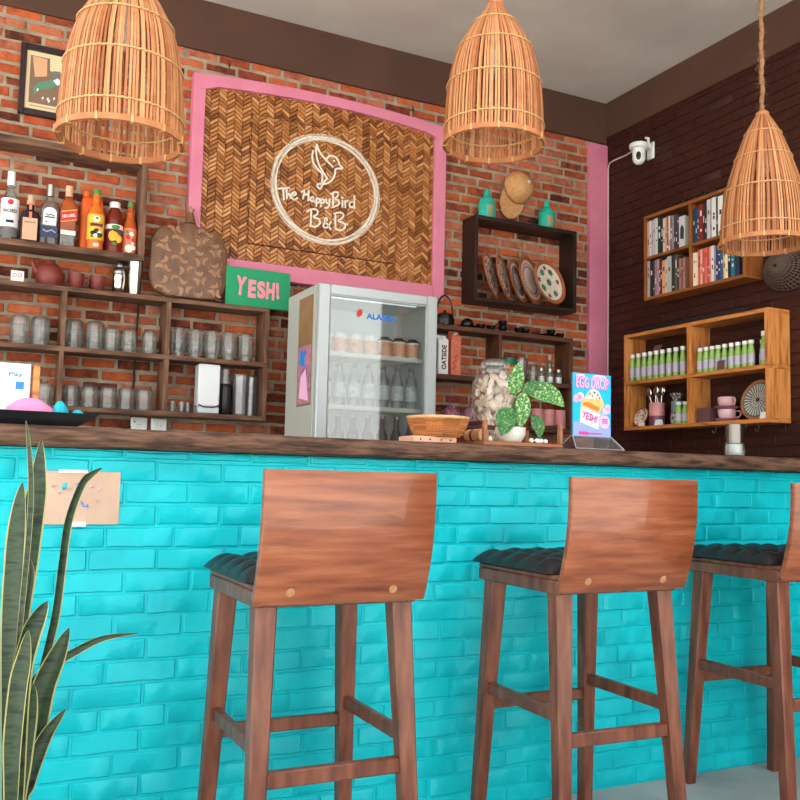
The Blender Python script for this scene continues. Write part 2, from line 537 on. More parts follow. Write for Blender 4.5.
    def build(s, name, mats, parent=None, loc=(0, 0, 0), rotz=0, smooth=38):
        o = bpy.data.objects.new(name, s.mesh(name, mats, smooth))
        C.objects.link(o)
        o.location = loc
        o.rotation_euler = (0, 0, rotz)
        if parent is not None: o.parent = parent
        return o


def tag(o, label, cat, group=None):
    o['label'] = label
    o['category'] = cat
    if group: o['group'] = group
    return o


def thing(name, label, cat, loc=(0, 0, 0), rotz=0, group=None):
    o = bpy.data.objects.new(name, None)
    o.empty_display_size = 0.05
    C.objects.link(o)
    o.location = loc
    o.rotation_euler = (0, 0, rotz)
    return tag(o, label, cat, group)


def struct(o):
    o['kind'] = 'structure'
    return o


def dup(root, loc, rotz=0, label=None, group=None):
    r = root.copy()
    C.objects.link(r)
    r.location = loc
    r.rotation_euler = (0, 0, rotz)
    if label: r['label'] = label
    if group: r['group'] = group
    for ch in list(root.children):
        c = ch.copy()
        C.objects.link(c)
        c.parent = r
        for g in list(ch.children):
            d = g.copy()
            C.objects.link(d)
            d.parent = c
    return r


def series(maker, spots, group):
    """first spot keeps the made thing, the others are copies; spots = (loc, rotz, label)"""
    root = None
    out = []
    for loc, rz, label in spots:
        if root is None:
            root = maker()
            root.location = loc
            root.rotation_euler = (0, 0, rz)
            root['label'] = label
            root['group'] = group
            out.append(root)
        else:
            out.append(dup(root, loc, rz, label, group))
    return out


def text(body, w, h, loc, material, parent=None, name='lettering', ext=0.0006, bold=0.0, T=None, italic=0.0, spacing=1.0):
    """lettering standing in the xz plane, facing -y, centred on loc and fitted to w x h"""
    cu = bpy.data.curves.new(name, 'FONT')
    cu.body = body
    cu.extrude = 0.02
    cu.offset = bold
    cu.shear = italic
    cu.space_character = spacing
    cu.resolution_u = 4
    ob = bpy.data.objects.new(name, cu)
    C.objects.link(ob)
    bpy.context.view_layer.update()
    me = bpy.data.meshes.new_from_object(ob.evaluated_get(bpy.context.evaluated_depsgraph_get()))
    bpy.data.objects.remove(ob)
    bpy.data.curves.remove(cu)
    xs = [v.co.x for v in me.vertices]
    ys = [v.co.y for v in me.vertices]
    cx, cy = (min(xs) + max(xs)) / 2, (min(ys) + max(ys)) / 2
    kx, ky = w / (max(xs) - min(xs)), h / (max(ys) - min(ys))
    for v in me.vertices:
        p = Vector(((v.co.x - cx) * kx, -v.co.z / 0.02 * ext, (v.co.y - cy) * ky))
        if T is not None: p = T @ p
        v.co = (p.x + loc[0], p.y + loc[1], p.z + loc[2])
    me.materials.clear()
    me.materials.append(material)
    me.name = name
    o = bpy.data.objects.new(name, me)
    C.objects.link(o)
    if parent is not None: o.parent = parent
    return o


ORD = ['first', 'second', 'third', 'fourth', 'fifth', 'sixth', 'seventh', 'eighth', 'ninth', 'tenth', 'eleventh', 'twelfth',
       'thirteenth', 'fourteenth', 'fifteenth', 'sixteenth', 'seventeenth', 'eighteenth']


def frange(a, b, n):
    return [a + (b - a) * i / (n - 1) for i in range(n)]


def bricks(mb, x0, x1, z0, z1, yf, gap, depth, cham, T=None, L=0.168, Hh=0.0557, jit=0.003, mi=0, zoff=0.0, wild=0.0):
    row = 0
    z = z0
    while z < z1 - 0.005:
        zt = min(z + Hh - gap, z1)
        x = x0 - (L / 2 if row % 2 else 0) - random.uniform(0, 0.03)
        while x < x1:
            l = L + random.uniform(-0.008, 0.008)
            a, b = max(x, x0), min(x + l - gap, x1)
            if b - a > 0.012:
                mb.tint = random.random()
                d = yf + random.uniform(0, jit)
                c = cham
                za = z + random.uniform(-wild, wild)
                zb = zt + random.uniform(-wild, wild)
                yb = yf + depth
                w_ = lambda: random.uniform(-wild, wild) * .8
                if wild > .0014:   # hand-moulded: the long edges wander
                    n_ = 6
                    o, i1, i2 = [], [], []
                    for e, sg_ in ((0, 1), (1, -1)):
                        for q in range(n_ + 1):
                            u = q / n_ if e == 0 else 1 - q / n_
                            zz_ = (za if e == 0 else zb) + w_()
                            xe = a + (b - a) * u + (w_() if q in (0, n_) else 0)
                            kx = 1 if (q == 0) == (e == 0) else 0
                            inx = (1 if u < .01 else (-1 if u > .99 else 0))
                            o.append((xe, yb, zz_))
                            i1.append((xe + inx * c * .3, d + c * .6, zz_ + sg_ * c * .3))
                            i2.append((xe + inx * c, d + random.uniform(-.0006, .0006), zz_ + sg_ * c))
                    m_ = len(o)
                    F = []
                    for k in range(2):
                        for q in range(m_):
                            F.append([k * m_ + q, k * m_ + (q + 1) % m_, k * m_ + m_ + (q + 1) % m_, k * m_ + m_ + q])
                    for q in range(n_):
                        F.append([2 * m_ + q, 2 * m_ + q + 1, 2 * m_ + m_ - 2 - q, 2 * m_ + m_ - 1 - q])
                    mb.add(o + i1 + i2, F, mi, T)
                    x += l
                    continue
                o = [(a, yb, za), (b, yb, za), (b, yb, zb), (a, yb, zb)]
                i1 = [(a + c * .25, d + c * .7, za + c * .25), (b - c * .25, d + c * .7, za + c * .25), (b - c * .25, d + c * .7, zb - c * .25), (a + c * .25, d + c * .7, zb - c * .25)]
                i2 = [(a + c, d, za + c), (b - c, d + random.uniform(-.0007, .0007), za + c), (b - c, d, zb - c), (a + c, d, zb - c)]
                F = []
                for k in range(2):
                    for q in range(4):
                        F.append([k * 4 + q, k * 4 + (q + 1) % 4, k * 4 + 4 + (q + 1) % 4, k * 4 + 4 + q])
                F.append([8, 9, 10, 11])
                mb.add(o + i1 + i2, F, mi, T)
            x += l
        z += Hh
        row += 1
    mb.tint = 0.5


# ------------------------------------------------------------------ the setting
XR = 3.648
YB = 4.45
mb = MB()
mb.box(-1.6, XR + 0.15, YB + 0.007, YB + 0.2, 0, 3.42, 1)
bricks(mb, -1.6, 3.505, 0.02, 3.125, YB, 0.0152, 0.008, 0.0045, jit=0.004, wild=0.0026)
struct(mb.build('wall_back', [M['brick'], M['mortar']]))

mb = MB()
TR = Matrix.Translation((XR, YB, 0)) @ Matrix.Rotation(-PI / 2, 4, 'Z')
mb.box(0, 4.6, 0.006, 0.2, 0, 3.42, 0, T=TR)
bricks(mb, 0.0, 4.6, 0.01, 3.16, 0.0, 0.0075, 0.0065, 0.003, T=TR, jit=0.002, wild=0.001, L=0.175)
struct(mb.build('wall_right', [M['brown_paint']]))

mb = MB()
mb.box(-1.6, XR + 0.2, 1.5, YB + 0.2, 3.385, 3.52)
struct(mb.build('ceiling', [M['ceil']]))
mb = MB()
mb.box(-14, 14, -16, 4.65, -0.1, 0)
struct(mb.build('floor', [M['floor']]))
mb = MB()
mb.box(-1.6, XR, YB - 0.012, YB + 0.02, 3.12, 3.385, b=0.003)
struct(mb.build('trim_1', [M['beam']]))
mb = MB()
mb.box(XR - 0.014, XR + 0.02, 1.5, YB - 0.012, 3.155, 3.385, b=0.003)
struct(mb.build('trim_2', [M['beam']]))
mb = MB()
mb.box(3.504, XR - 0.002, YB - 0.022, YB + 0.008, 0, 3.104, b=0.002)
struct(mb.build('trim_3', [M['pink']]))

# turquoise front of the bar
mb = MB()
mb.box(-1.6, XR, 2.384, 2.50, 0, 1.0280)
bricks(mb, -1.6, XR, 0.004, 1.026, 2.378, 0.0056, 0.0062, 0.0036, jit=0.0030, wild=0.0016)
struct(mb.build('wall_front', [M['turq']]))

# wooden bar top with a rough front edge
mb = MB()
nx = 300
ring = []
P = []
random.seed(11)
sm = [0.0] * 4
for i in range(nx + 1):
    x = -1.6 + (XR + 1.6) * i / nx
    for k in range(4):
        sm[k] = sm[k] * 0.82 + random.uniform(-0.0018, 0.0018)
    prof = [(2.92, 1.0305), (2.345 + sm[3], 1.0305), (2.334 + sm[0], 1.036), (2.330 + sm[1], 1.052), (2.329 + sm[2], 1.066), (2.334 + sm[0], 1.077 + sm[3] * .2), (2.342 + sm[1] * .5, 1.0808), (2.36, 1.0812), (2.92, 1.0812)]
    P += [(x, y, z) for y, z in prof]
k = 9
F = []
for i in range(nx):
    for j in range(k):
        F.append([i * k + j, i * k + (j + 1) % k, (i + 1) * k + (j + 1) % k, (i + 1) * k + j])
F.append(list(range(k)))
F.append([nx * k + j for j in range(k)])
mb.add(P, F)
top = mb.build('countertop', [M['slab']], smooth=50)
tag(top, 'long rough dark brown wooden bar top above the turquoise brick wall', 'counter')
CT = 1.0817


# ------------------------------------------------------------------ bar stools
def make_stool():
    t = thing('bar_stool', 'stool', 'stool')
    # bent back board: swept profile in y-z, width in x
    prof = [(-0.207, .6985), (-0.214, .709), (-0.222, .726), (-0.234, .762), (-0.247, .810), (-0.257, .865), (-0.262, .920), (-0.263, .985)]
    mb = MB()
    xs = frange(-.2015, .2015, 9)
    th = 0.022
    fr, bk = [], []
    for i, (y, z) in enumerate(prof):
        a = Vector(prof[max(i - 1, 0)])
        b = Vector(prof[min(i + 1, len(prof) - 1)])
        d = (b - a).normalized()
        nrm = Vector((-d.y, d.x))
        bk.append((y, z))
        n2 = nrm if nrm.x < 0 else -nrm
        n2 = Vector((d.y, -d.x))
        fr.append((y + n2.x * th, z + n2.y * th))
    loop = bk + fr[::-1]
    k = len(loop)
    P = []
    e = 0.004
    L2 = []
    cy = sum(p[0] for p in loop) / k
    for x, ins in ((-.2015, e), (-.1975, 0), (.1975, 0), (.2015, e)):
        for i, (y, z) in enumerate(loop):
            a = Vector(loop[i - 1]); b = Vector(loop[(i + 1) % k])
            d = (b - a).normalized()
            nrm = Vector((d.y, -d.x))
            P.append((x, y + nrm.x * ins, z + nrm.y * ins))
    F = []
    for s_ in range(3):
        for i in range(k):
            j = (i + 1) % k
            F.append([s_ * k + i, s_ * k + j, (s_ + 1) * k + j, (s_ + 1) * k + i])
    for s_ in (0, 3):
        for i in range(len(prof) - 1):
            F.append([s_ * k + i, s_ * k + i + 1, s_ * k + k - 2 - i, s_ * k + k - 1 - i])
    mb.add(P, F)
    plugs = []
    for px in (-0.125, 0.115):
        mb2 = MB()
        plugs.append(mb2)
        mb2.lathe([(0, 0), (.010, 0), (.010, .0006), (0, .0008)], 14, T=Matrix.Translation((px, -0.2222, .7255)) @ Matrix.Rotation(R(90 + 20), 4, 'X'))
    br = mb.build('backrest', [M['stool']], t, smooth=50)
    for mb2 in plugs:
        mb2.build('wood_plug', [M['plug']], br)
    # seat board and its frame
    mb = MB()
    mb.box(-.192, .192, -.190, .205, .724, .738, b=.004)
    mb.build('seat', [M['leg']], t)
    mb = MB()
    for x0, x1, y0, y1 in ((-.192, -.168, -.185, .205), (.168, .192, -.185, .205), (-.168, .168, .181, .205), (-.168, .168, -.185, -.161)):
        mb.box(x0, x1, y0, y1, .690, .7245, b=.003)
    mb.build('seat_frame', [M['leg']], t)

    def legc(sx_, front, z):
        f = 1 - z / .695
        x = sx_ * (.161 + (.187 - .161) * f)
        y = (.159 + (.206 - .159) * f) if front else -(.153 + (.21 - .153) * f)
        return Vector((x, y, z))
    for sx_ in (-1, 1):
        for front in (0, 1):
            mb = MB()
            rows = []
            for z, w in ((0, .0165), (.004, .0175), (.35, .0205), (.69, .0245), (.7, .0245)):
                c = legc(sx_, front, z)
                b = .004
                ring = []
                for (u, v) in ((-1, -1), (1, -1), (1, 1), (-1, 1)):
                    if (u, v) in ((-1, -1), (1, 1)):
                        ring += [(c.x + u * w, c.y + v * (w - b), z), (c.x + u * (w - b), c.y + v * w, z)]
                    else:
                        ring += [(c.x + u * (w - b), c.y + v * w, z), (c.x + u * w, c.y + v * (w - b), z)]
                rows.append(ring)
            P = [p for r_ in rows for p in r_]
            F = []
            for j in range(len(rows) - 1):
                for i in range(8):
                    F.append([j * 8 + i, j * 8 + (i + 1) % 8, j * 8 + 8 + (i + 1) % 8, j * 8 + 8 + i])
            F.append(list(range(8)))
            F.append([(len(rows) - 1) * 8 + i for i in range(8)])
            mb.add(P, F)
            mb.build('leg', [M['leg']], t)
    # stretchers
    def rail(a, b, w, h):
        mb = MB()
        d = b - a
        ang = math.atan2(d.y, d.x)
        T = Matrix.Translation(a) @ Matrix.Rotation(ang, 4, 'Z')
        mb.box(0.012, d.length - 0.012, -w, w, -h, h, b=.003, T=T)
        mb.build('stretcher', [M['leg']], t)
    for sx_ in (-1, 1):
        rail(legc(sx_, 0, .39), legc(sx_, 1, .39), .010, .0165)
    rail(legc(-1, 1, .345), legc(1, 1, .345), .010, .0165)
    rail(legc(-1, 0, .332), legc(1, 0, .332), .011, .0175)
    return t


series(make_stool, [((.804, 2.068, 0), -.018, 'reddish brown wooden bar stool nearest the snake plant, its back to us'),
                    ((1.59, 2.065, 0), -.025, 'reddish brown wooden bar stool in the middle of the row of three'),
                    ((2.433, 2.112, 0), -.044, 'bar stool at the right end, partly cut off by the photo edge')], 'wooden bar stools along the turquoise bar')


def make_cushion():
    mb = MB()
    nx_, ny_ = 44, 44
    x0, x1, y0, y1 = -.205, .205, -.165, .228
    P = []
    for j in range(ny_ + 1):
        for i in range(nx_ + 1):
            u, v = i / nx_ * 2 - 1, j / ny_ * 2 - 1
            ex = (1 - abs(u) ** 8) * (1 - abs(v) ** 8)
            puff = abs(math.sin(i / nx_ * PI * 5)) ** .5 * abs(math.sin(j / ny_ * PI * 5)) ** .5
            z = .739 + .006 + max(0, ex) ** .6 * (.016 + .022 * puff)
            k = 1 + .03 * math.sin(i / nx_ * PI * 5 * 2 + 1) * (abs(v) > .95)
            P.append((x0 + (x1 - x0) * i / nx_ * 1.0, y0 + (y1 - y0) * j / ny_, z - (.004 if ex < .02 else 0)))
    n1 = len(P)
    for j in range(ny_ + 1):
        for i in range(nx_ + 1):
            p = P[j * (nx_ + 1) + i]
            P.append((p[0] * .97, p[1] * .97, .7385))
    F = []
    w = nx_ + 1
    for j in range(ny_):
        for i in range(nx_):
            a = j * w + i
            F.append([a, a + 1, a + w + 1, a + w])
            F.append([n1 + a, n1 + a + w, n1 + a + w + 1, n1 + a + 1])
    for i in range(nx_):
        F.append([i, n1 + i, n1 + i + 1, i + 1])
        a = ny_ * w + i
        F.append([a, a + 1, n1 + a + 1, n1 + a])
    for j in range(ny_):
        a = j * w
        F.append([a, a + w, n1 + a + w, n1 + a])
        a = j * w + nx_
        F.append([a, n1 + a, n1 + a + w, a + w])
    mb.add(P, F)
    o = mb.build('seat_cushion', [M['cushion']], smooth=60)
    return tag(o, 'c', 'cushion')


series(make_cushion, [((.804, 2.068, 0), -.018, 'black tufted seat cushion on the left bar stool'),
                      ((1.59, 2.065, 0), -.025, 'black tufted seat cushion on the middle bar stool'),
                      ((2.433, 2.112, 0), -.044, 'black tufted seat cushion on the rightmost bar stool')], 'seat cushions on the bar stools')


# ------------------------------------------------------------------ rattan pendant lamps
PROF = [(0, .1575), (.05, .156), (.11, .152), (.185, .140), (.235, .126), (.277, .112), (.33, .094), (.376, .076), (.42, .055), (.45, .037), (.475, .020)]


PROF_SLIM = PROF
PROF_FULL = [(0, .1575), (.06, .157), (.12, .155), (.19, .149), (.255, .138), (.315, .119), (.36, .097), (.40, .070), (.43, .045), (.455, .030), (.475, .020)]


def prad(h):
    for (a, ra), (b, rb) in zip(PROF, PROF[1:]):
        if h <= b:
            return ra + (rb - ra) * (h - a) / (b - a)
    return PROF[-1][1]


def make_lamp():
    t = thing('pendant_lamp', 'lamp', 'lamp')
    mb = MB()
    ns = 104
    random.seed(5)
    hs = [0, .03, .06, .11, .15, .19, .235, .277, .33, .376, .42, .45, .475]
    for i in range(ns):
        a0 = 2 * PI * i / ns + random.uniform(-.012, .012)
        mb.tint = random.random()
        wob = random.uniform(-.02, .02)
        P = []
        for h in hs:
            r = prad(h)
            a = a0 + wob * math.sin(h * 9)
            w = min(.0030, r * PI / ns * 0.86)
            c, s_ = math.cos(a), math.sin(a)
            for (u, v) in ((-w, .0014), (w, .0014), (w, -.0014), (-w, -.0014)):
                P.append(((r + v) * c - u * s_, (r + v) * s_ + u * c, h))
        F = []
        for j in range(len(hs) - 1):
            for q in range(4):
                F.append([j * 4 + q, j * 4 + (q + 1) % 4, j * 4 + 4 + (q + 1) % 4, j * 4 + 4 + q])
        F += [[0, 1, 2, 3], [len(P) - 4, len(P) - 3, len(P) - 2, len(P) - 1]]
        mb.add(P, F)
    mb.build('shade', [M['cane']], t, smooth=30)
    # bindings: thin twisted cords, inside and out
    for h, rr in ((.055, .0022), (.19, .0022), (.31, .0020), (.40, .0018)):
        mb = MB()
        for off in (.0035, -.0035):
            n = 120
            mb.tube([((prad(h) + off) * math.cos(2 * PI * q / n), (prad(h) + off) * math.sin(2 * PI * q / n), h + .0012 * math.sin(q * 2.4)) for q in range(n)], rr, 6, closed=True)
        mb.build('binding', [M['cane_pale']], t)
    mb = MB()
    for r0, r1 in ((.159, .1635), (.1525, .156)):
        mb.lathe([(r0, -.004), (r1, -.004), (r1, .012), (r0, .012), (r0, -.004)], 72, cap=False)
    for q in range(12):
        a = 2 * PI * q / 12
        mb.box(.151, .1655, -.003, .003, -.0055, .0135, 1, T=Matrix.Rotation(a, 4, 'Z'))
    mb.build('rim', [M['cane'], M['cane_pale']], t)
    mb = MB()
    mb.lathe([(.024, .462), (.026, .47), (.024, .48), (.012, .49), (.004, .492)], 20)
    mb.build('cap', [M['cane']], t)
    mb = MB()
    mb.lathe([(.004, .43), (.017, .425), (.018, .36), (.015, .355)], 16)
    mb.build('bulb_socket', [M['offwhite']], t)
    mb = MB()
    mb.lathe([(.0, .245), (.012, .248), (.024, .262), (.030, .283), (.026, .308), (.016, .332), (.013, .356)], 20)
    mb.build('light_bulb', [M['bulb']], t)
    mb = MB()
    mb.tube([(0, 0, .425), (0.001, 0, .46), (0, 0, .49)], .003, 8)
    mb.build('cord', [M['cord_black']], t)
    return t


def rope(t, z0, z1):
    random.seed(9)
    mb = MB()
    n = max(20, int((z1 - z0) / .012))
    mb.tube([(.002 * math.sin(i * .7), .002 * math.cos(i * .5), z0 + (z1 - z0) * i / n) for i in range(n + 1)], [.0085 + .0018 * math.sin(i * 2.2) for i in range(n + 1)], 10)
    for i in range(240):
        z = random.uniform(z0 + .01, z1)
        a = random.uniform(0, 2 * PI)
        l = random.uniform(.006, .022)
        c, s_ = math.cos(a), math.sin(a)
        mb.tube([(.008 * c, .008 * s_, z), ((.008 + l * .6) * c, (.008 + l * .6) * s_, z + random.uniform(-.006, .003)), ((.008 + l) * c + random.uniform(-.004, .004), (.008 + l) * s_, z + random.uniform(-.014, .004))], [.0007, .0006, .0003], 3)
    mb.build('rope', [M['jute']], t)


PROF = PROF_FULL
lamps = series(make_lamp, [((.367, 2.4, 1.834), 0, 'rattan pendant lampshade hanging in front of the spirit bottles and framed picture'),
                           ((1.514, 2.4, 2.041), 1.1, 'rattan pendant lampshade hanging beside the pink framed sign, middle of three')], 'rattan pendant lamps over the bar')
PROF = PROF_SLIM
lamps += series(make_lamp, [((2.721, 2.4, 1.882), 2.3, 'rattan pendant lampshade on a hairy jute rope at the right edge')], 'rattan pendant lamps over the bar')
lamps[2].scale = (1, 1, 1.07)   # the right one is slimmer and longer
for l in lamps:
    rope(l, .488, (3.384 - l.location.z) / l.scale.z)


# ------------------------------------------------------------------ pink framed woven sign
def clip(poly, x0, x1, z0, z1):
    for ax, lim, sgn in ((0, x0, 1), (0, x1, -1), (1, z0, 1), (1, z1, -1)):
        out = []
        for i in range(len(poly)):
            a, b = poly[i - 1], poly[i]
            ia, ib = sgn * (a[ax] - lim) >= 0, sgn * (b[ax] - lim) >= 0
            if ia != ib:
                t_ = (lim - a[ax]) / (b[ax] - a[ax])
                out.append((a[0] + (b[0] - a[0]) * t_, a[1] + (b[1] - a[1]) * t_))
            if ib: out.append(b)
        poly = out
        if not poly: return []
    return poly


def weave(mb, x0, x1, z0, z1, y, topf=None):
    cw, pw, sl = .042, .0225, .040
    c0 = int(math.floor(x0 / cw))
    c = c0
    while c * cw < x1:
        a, b = c * cw, (c + 1) * cw
        dz = sl if c % 2 else -sl
        z = z0 - .06 + (c % 3) * .004
        while z < z1 + .08:
            g = .0016
            poly = [(a - .006, z + g - dz / 2), (b + .006, z + g + dz / 2), (b + .006, z + pw - g + dz / 2), (a - .006, z + pw - g - dz / 2)]
            zt = z1
            if topf: zt = topf((a + b) / 2)
            q = clip(poly, max(x0, a + .0004), min(x1, b - .0004), z0, zt)
            if len(q) > 2:
                mb.tint = random.random()
                # strips dip under their neighbours at both ends
                tl = random.uniform(-.05, .05)
                k = len(q)
                P = [(p[0], y + .0045, p[1]) for p in q]
                cc = (sum(p[0] for p in q) / k, sum(p[1] for p in q) / k)
                P += [(cc[0] + (p[0] - cc[0]) * .84, y + random.uniform(-.0016, .0004) + (p[0] - cc[0]) * tl, cc[1] + (p[1] - cc[1]) * .84) for p in q]
                F = [[i, (i + 1) % k, k + (i + 1) % k, k + i] for i in range(k)] + [list(range(k, 2 * k))]
                mb.add(P, F)
            z += pw
        c += 1
    mb.tint = .5


random.seed(21)
sg = thing('framed_sign', 'large pink framed woven bamboo sign with white bird logo on the brick wall', 'sign', (1.735, 4.447, 1.975))
SX, SZ = 1.735, 1.975


def bow(x):
    return 2.924 - SZ + .038 * (1 - ((x) / .66) ** 2)


mb = MB()
mb.box(-.668, .668, -.026, -.012, .07, .935)
mb.build('backing', [M['bamboo_back']], sg)
mb = MB()
ix0, ix1, iz0, iz1 = 1.322 - SX, 2.158 - SX, 2.153 - SZ, 2.83 - SZ
weave(mb, -.662, ix0 - .003, .085, .98, -.032, bow)
weave(mb, ix1 + .003, .652, .085, .98, -.032, bow)
weave(mb, ix0 - .003, ix1 + .003, iz1 + .003, .99, -.032, bow)
weave(mb, ix0 - .003, ix1 + .003, .085, iz0 - .003, -.032)
mb.build('woven_border', [M['bamboo']], sg, smooth=20)
mb = MB()
mb.box(ix0 + .002, ix1 - .002, -.034, -.024, iz0 + .002, iz1 - .002, 1)
weave(mb, ix0, ix1, iz0, iz1, -.038)
mb.build('woven_panel', [M['bamboo'], M['bamboo_back']], sg, smooth=20)
mb = MB()
# left, right, bottom bars, bowed top bar
mb.box(-.7245, -.662, -.052, 0, 0, .93, b=.003)
mb.box(.652, .7245, -.052, 0, 0.0, .93, b=.003)
mb.box(-.662, .652, -.052, 0, 0, .083, b=.003)
xs = frange(-.725, .725, 25)
lo = [(x, .928 if abs(x) > .655 else bow(x) - .004) for x in xs]
hi = [(x, 1.002 + .034 * (1 - (x / .725) ** 2)) for x in xs]
P = []
for (x, z), (x2, z2) in zip(lo, hi):
    P += [(x, -.053, z), (x, -.053, z2), (x, 0, z2), (x, 0, z)]
F = []
for i in range(24):
    for q in range(4):
        F.append([i * 4 + q, i * 4 + (q + 1) % 4, i * 4 + 4 + (q + 1) % 4, i * 4 + 4 + q])
F += [[0, 1, 2, 3], [96, 97, 98, 99]]
mb.add(P, F)
mb.build('frame', [M['pink']], sg)
# chalky ring: several loose brush strokes
mb = MB()
for q in range(9):
    rr = .266 + q * .0039
    mi = 0 if q in (1, 2, 5, 6) else 1
    a = random.uniform(0, 6)
    pts = []
    n = 110
    for i in range(n + 1):
        t_ = a + 2 * PI * i / n
        r_ = rr + .0025 * math.sin(3 * t_ + q) + .0012 * math.sin(11 * t_ + q * 2)
        pts.append((1.738 - SX + r_ * math.cos(t_) * 1.045, 2.498 - SZ + r_ * math.sin(t_)))
    mb.ribbon(pts, .0044, -.0415 - .00015 * q, -.037, mi)
mb.build('painted_ring', [M['chalk'], M['chalk_dim']], sg, smooth=0)
STR = [[(1.677, 2.733), (1.672, 2.7), (1.68, 2.66), (1.696, 2.618), (1.719, 2.589), (1.741, 2.56)], [(1.677, 2.733), (1.694, 2.695), (1.729, 2.661), (1.76, 2.638), (1.773, 2.628)], [(1.658, 2.697), (1.652, 2.663), (1.66, 2.628), (1.684, 2.603), (1.71, 2.584)], [(1.734, 2.657), (1.737, 2.675), (1.759, 2.689), (1.785, 2.687), (1.803, 2.67), (1.809, 2.646), (1.836, 2.629), (1.8, 2.626), (1.784, 2.617), (1.787, 2.597), (1.775, 2.562), (1.75, 2.537), (1.721, 2.526), (1.687, 2.521), (1.684, 2.51), (1.705, 2.493), (1.715, 2.519), (1.713, 2.584)], [(1.715, 2.525), (1.741, 2.56)], [(1.777, 2.665), (1.778, 2.662)],
       [(1.472, 2.46), (1.533, 2.474)], [(1.499, 2.465), (1.504, 2.407)], [(1.517, 2.461), (1.521, 2.414)], [(1.521, 2.43), (1.534, 2.448), (1.541, 2.421)], [(1.545, 2.43), (1.571, 2.445), (1.567, 2.458), (1.55, 2.451), (1.547, 2.426), (1.56, 2.412), (1.578, 2.427)], [(1.6, 2.463), (1.618, 2.478), (1.609, 2.428)], [(1.61, 2.449), (1.638, 2.457)], [(1.64, 2.478), (1.639, 2.425)], [(1.668, 2.446), (1.651, 2.443), (1.65, 2.423), (1.667, 2.423), (1.67, 2.446), (1.673, 2.422)], [(1.685, 2.445), (1.685, 2.4)], [(1.685, 2.441), (1.702, 2.445), (1.703, 2.423), (1.686, 2.42)], [(1.71, 2.443), (1.71, 2.402)], [(1.711, 2.441), (1.727, 2.446), (1.728, 2.425), (1.711, 2.42)], [(1.738, 2.445), (1.741, 2.425), (1.755, 2.427)], [(1.76, 2.451), (1.755, 2.403), (1.733, 2.399)], [(1.778, 2.488), (1.779, 2.407)], [(1.765, 2.478), (1.782, 2.493), (1.808, 2.497), (1.806, 2.472), (1.78, 2.456), (1.814, 2.453), (1.816, 2.429), (1.78, 2.411)], [(1.833, 2.456), (1.834, 2.419)], [(1.831, 2.471), (1.832, 2.468)], [(1.848, 2.455), (1.851, 2.42)], [(1.85, 2.447), (1.866, 2.461)], [(1.892, 2.457), (1.875, 2.451), (1.874, 2.426), (1.893, 2.429)], [(1.902, 2.492), (1.902, 2.422)],
       [(1.657, 2.379), (1.656, 2.29)], [(1.633, 2.363), (1.661, 2.384), (1.695, 2.381), (1.692, 2.356), (1.663, 2.34), (1.705, 2.334), (1.71, 2.311), (1.686, 2.287), (1.652, 2.29)], [(1.771, 2.287), (1.731, 2.334), (1.739, 2.347), (1.752, 2.337), (1.727, 2.309), (1.732, 2.289), (1.754, 2.297), (1.77, 2.328)], [(1.794, 2.376), (1.797, 2.295)], [(1.786, 2.375), (1.815, 2.388), (1.842, 2.384), (1.838, 2.358), (1.8, 2.34), (1.852, 2.332), (1.853, 2.307), (1.827, 2.287), (1.797, 2.295)], [(1.839, 2.33), (1.865, 2.329)]]
for nm, sl_, w in (('bird_emblem', STR[:6], .0095), ('lettering', STR[6:], .0090)):
    mb = MB()
    for k_, s_ in enumerate(sl_):
        pts = [(a - SX, b - SZ) for a, b in s_]
        # light smoothing of the hand-drawn stroke
        if len(pts) > 2:
            q = [pts[0]]
            for a, b in zip(pts, pts[1:]):
                q += [(a[0] * .75 + b[0] * .25, a[1] * .75 + b[1] * .25), (a[0] * .25 + b[0] * .75, a[1] * .25 + b[1] * .75)]
            pts = q + [pts[-1]]
        mb.ribbon(pts, w, -.0418 - .00012 * (k_ % 7), -.037)
    mb.build(nm, [M['chalk']], sg, smooth=0)
for x, z, lab in ((1.195, 3.074, 'small iron hook in the brick above the left end of the pink frame'), (2.255, 3.055, 'small iron hook in the brick above the right end of the pink frame')):
    mb = MB()
    mb.tube([(0, 0, 0), (0, -.03, 0), (0, -.036, -.012), (0, -.030, -.02)], .003, 6)
    mb.tube([(0, -.02, .002), (.008, -.022, .012), (0, -.022, .022), (-.008, -.022, .012), (0, -.022, .002), (.002, -.022, -.03)], .002, 5)
    tag(mb.build('wall_hook', [M['iron']], loc=(x, YB, z)), lab, 'hook', 'wall hooks above the sign')

# ------------------------------------------------------------------ framed picture
pc = thing('framed_picture', 'dark framed art print on the brick wall at the upper left, half behind the lamp', 'picture', (.33, YB, 2.617))
mb = MB()
w2, hh = .115, .34
for a, b, c, d in ((-w2, -w2 + .026, 0, hh), (w2 - .026, w2, 0, hh), (-w2 + .026, w2 - .026, 0, .03), (-w2 + .026, w2 - .026, hh - .03, hh)):
    mb.box(a, b, -.024, 0, c, d, b=.002)
mb.build('frame', [M['frame_dark']], pc)
mb = MB()
mb.box(-.09, .09, -.012, -.002, .028, .312)
mb.build('mat_board', [M['art_mat']], pc)
mb = MB()
y0, y1 = -.0135, -.011
mb.box(-.072, .072, y0, y1, .062, .288, 0)
mb.prism([(-.064, .286), (.0, .282), (.002, .20), (-.05, .186)], y0 - .0006, y0, 1)
mb.prism([(.012, .288), (.07, .288), (.07, .22), (.014, .23)], y0 - .0006, y0, 4)
mb.prism([(-.056, .135), (-.03, .165), (.03, .19), (.05, .165), (.01, .14), (-.03, .128), (-.05, .10)], y0 - .001, y0, 2)
mb.prism([(-.03, .12), (.072, .165), (.072, .09), (.01, .07), (-.04, .095)], y0 - .0003, y0, 0)
